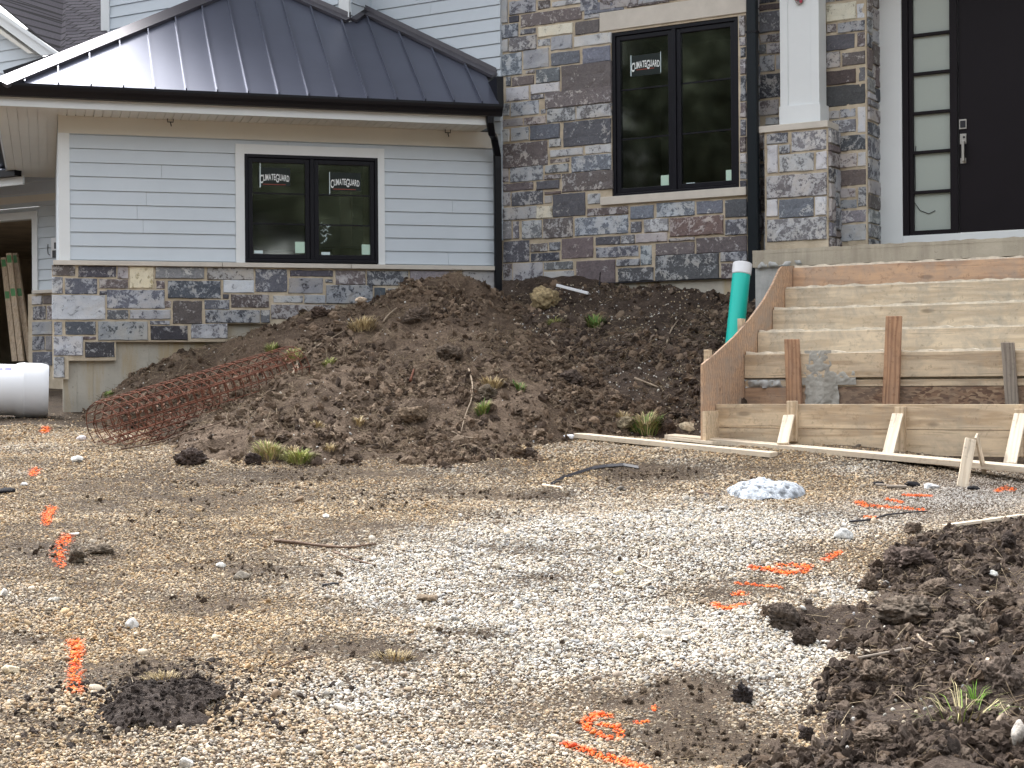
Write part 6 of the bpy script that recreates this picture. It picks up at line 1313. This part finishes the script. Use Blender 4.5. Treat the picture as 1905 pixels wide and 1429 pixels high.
# ------------------------------------------------------------------ roll of rusty wire mesh
a_, b_ = ray(196, 792)*(ghit(200, 838)[1]+.22), ray(548, 683)*14.75
ax = (b_-a_); L_ = np.linalg.norm(ax); ax /= L_; u = np.cross(ax, [0, 0, 1.]); u /= np.linalg.norm(u); v = np.cross(u, ax)
def spiral(s_):                                    # s_ metres along the sheet, from the inside out
    turns = [(0, .10)]; t = 0; 
    th = 2*math.pi*s_; return th
ring = []; th = 0.; r_ = .11
while th < 2*math.pi*1.9: ring.append((r_*1.25*math.cos(th), r_*math.sin(th))); th += .095/max(r_, .05); r_ = .11+.17*th/(2*math.pi*1.9)
x_, y_ = ring[-1]; dxy = np.array([math.cos(2.5), math.sin(2.5)])
for i in range(3): x_, y_ = x_-.075, y_+.035; ring.append((x_, y_))
mb = MB(); rg = random.Random(12); nl = int(L_/.085)
ph = [(1+.03*math.sin(i*.5)+.015*rg.uniform(-1, 1)) for i in range(nl+1)]
def mp_(i, j):
    t = i/nl; x, y = ring[j]; sc_ = (1.0-.05*t); q = a_+ax*(L_*t)+u*(x*sc_*ph[i])+v*(y*sc_*.95)
    return q+np.array([rg.uniform(-1, 1), rg.uniform(-1, 1), rg.uniform(-1, 1)])*.002
GP = [[mp_(i, j) for j in range(len(ring))] for i in range(nl+1)]
for i in range(0, nl+1, 1): mb.tube(GP[i], .0042, 4, cap=False)
for j in range(0, len(ring), 1): mb.tube([GP[i][j] for i in range(nl+1)], .0042, 4, cap=False)
o_ = part('wire_mesh_roll', mb, M['rust']); center(o_); tag(o_, 'long roll of rusty reinforcing wire mesh leaning on the heap', 'wire mesh')
lf = MB()
for i in range(420):
    t = rg.random(); q = a_+ax*(L_*t)+u*rg.uniform(-.2, .2)+v*rg.uniform(-.22, .12); d1, d2 = [np.array([rg.gauss(0, 1) for _ in range(3)]) for _ in (0, 1)]; d1 /= np.linalg.norm(d1); d2 = np.cross(d1, d2); d2 /= np.linalg.norm(d2); s_ = rg.uniform(.012, .03); f_ = rg.uniform(.6, 1.2)
    lf.add([q-d1*s_, q-d2*s_*.45+d1*s_*.2, q+d1*s_, q+d2*s_*.45+d1*s_*.2], [(0, 1, 2, 3)], 0, (.24*f_, .13*f_, .085*f_, 1))
o_ = part('dead_leaves', lf, M['blade'], colors=True); tag(o_, 'brown dead leaves caught in the rusty mesh', 'leaves', kind='stuff')
# ------------------------------------------------------------------ trees across the street, behind the camera (seen in the window glass)
mb = MB(); tw = MB(); rt = np.random.default_rng(5)
for i in range(46):
    an = math.radians(150+i*4.1); rd = rt.uniform(27, 34); x0, y0 = rd*math.cos(an), rd*math.sin(an); hgt = rt.uniform(16, 22); g0 = -2.0
    tw.tube([(x0, y0, g0-.3), (x0+.2, y0, g0+hgt*.4), (x0, y0+.3, g0+hgt*.8)], [.3, .2, .08], 7)
    n_ = 5200; cs = rt.normal(size=(34, 3)); cs /= np.linalg.norm(cs, axis=1)[:, None]; cs *= rt.uniform(.2, 1, (34, 1)); cs = cs*np.array([2.9, 2.9, hgt*.42])+np.array([x0, y0, g0+hgt*.52])
    P_ = cs[rt.integers(0, 34, n_)]+rt.normal(0, .62, (n_, 3)); P_[:, 2] = np.maximum(P_[:, 2], g0+.2)
    A_ = rt.normal(size=(n_, 3)); A_ /= np.linalg.norm(A_, axis=1)[:, None]; B_ = np.cross(A_, rt.normal(size=(n_, 3))); B_ /= np.linalg.norm(B_, axis=1)[:, None]; s_ = rt.uniform(.15, .34, (n_, 1))
    V_ = np.stack([P_-A_*s_, P_-B_*s_*.6, P_+A_*s_, P_+B_*s_*.6], 1).reshape(-1, 3); mb.add(V_, np.arange(n_*4).reshape(-1, 4).tolist())
wl = part('woodland', mb, M['cleaf']); tag(wl, 'green leafy trees across the street behind the viewer', 'woodland', kind='stuff')
part('trunk', tw, M['bark'], wl)
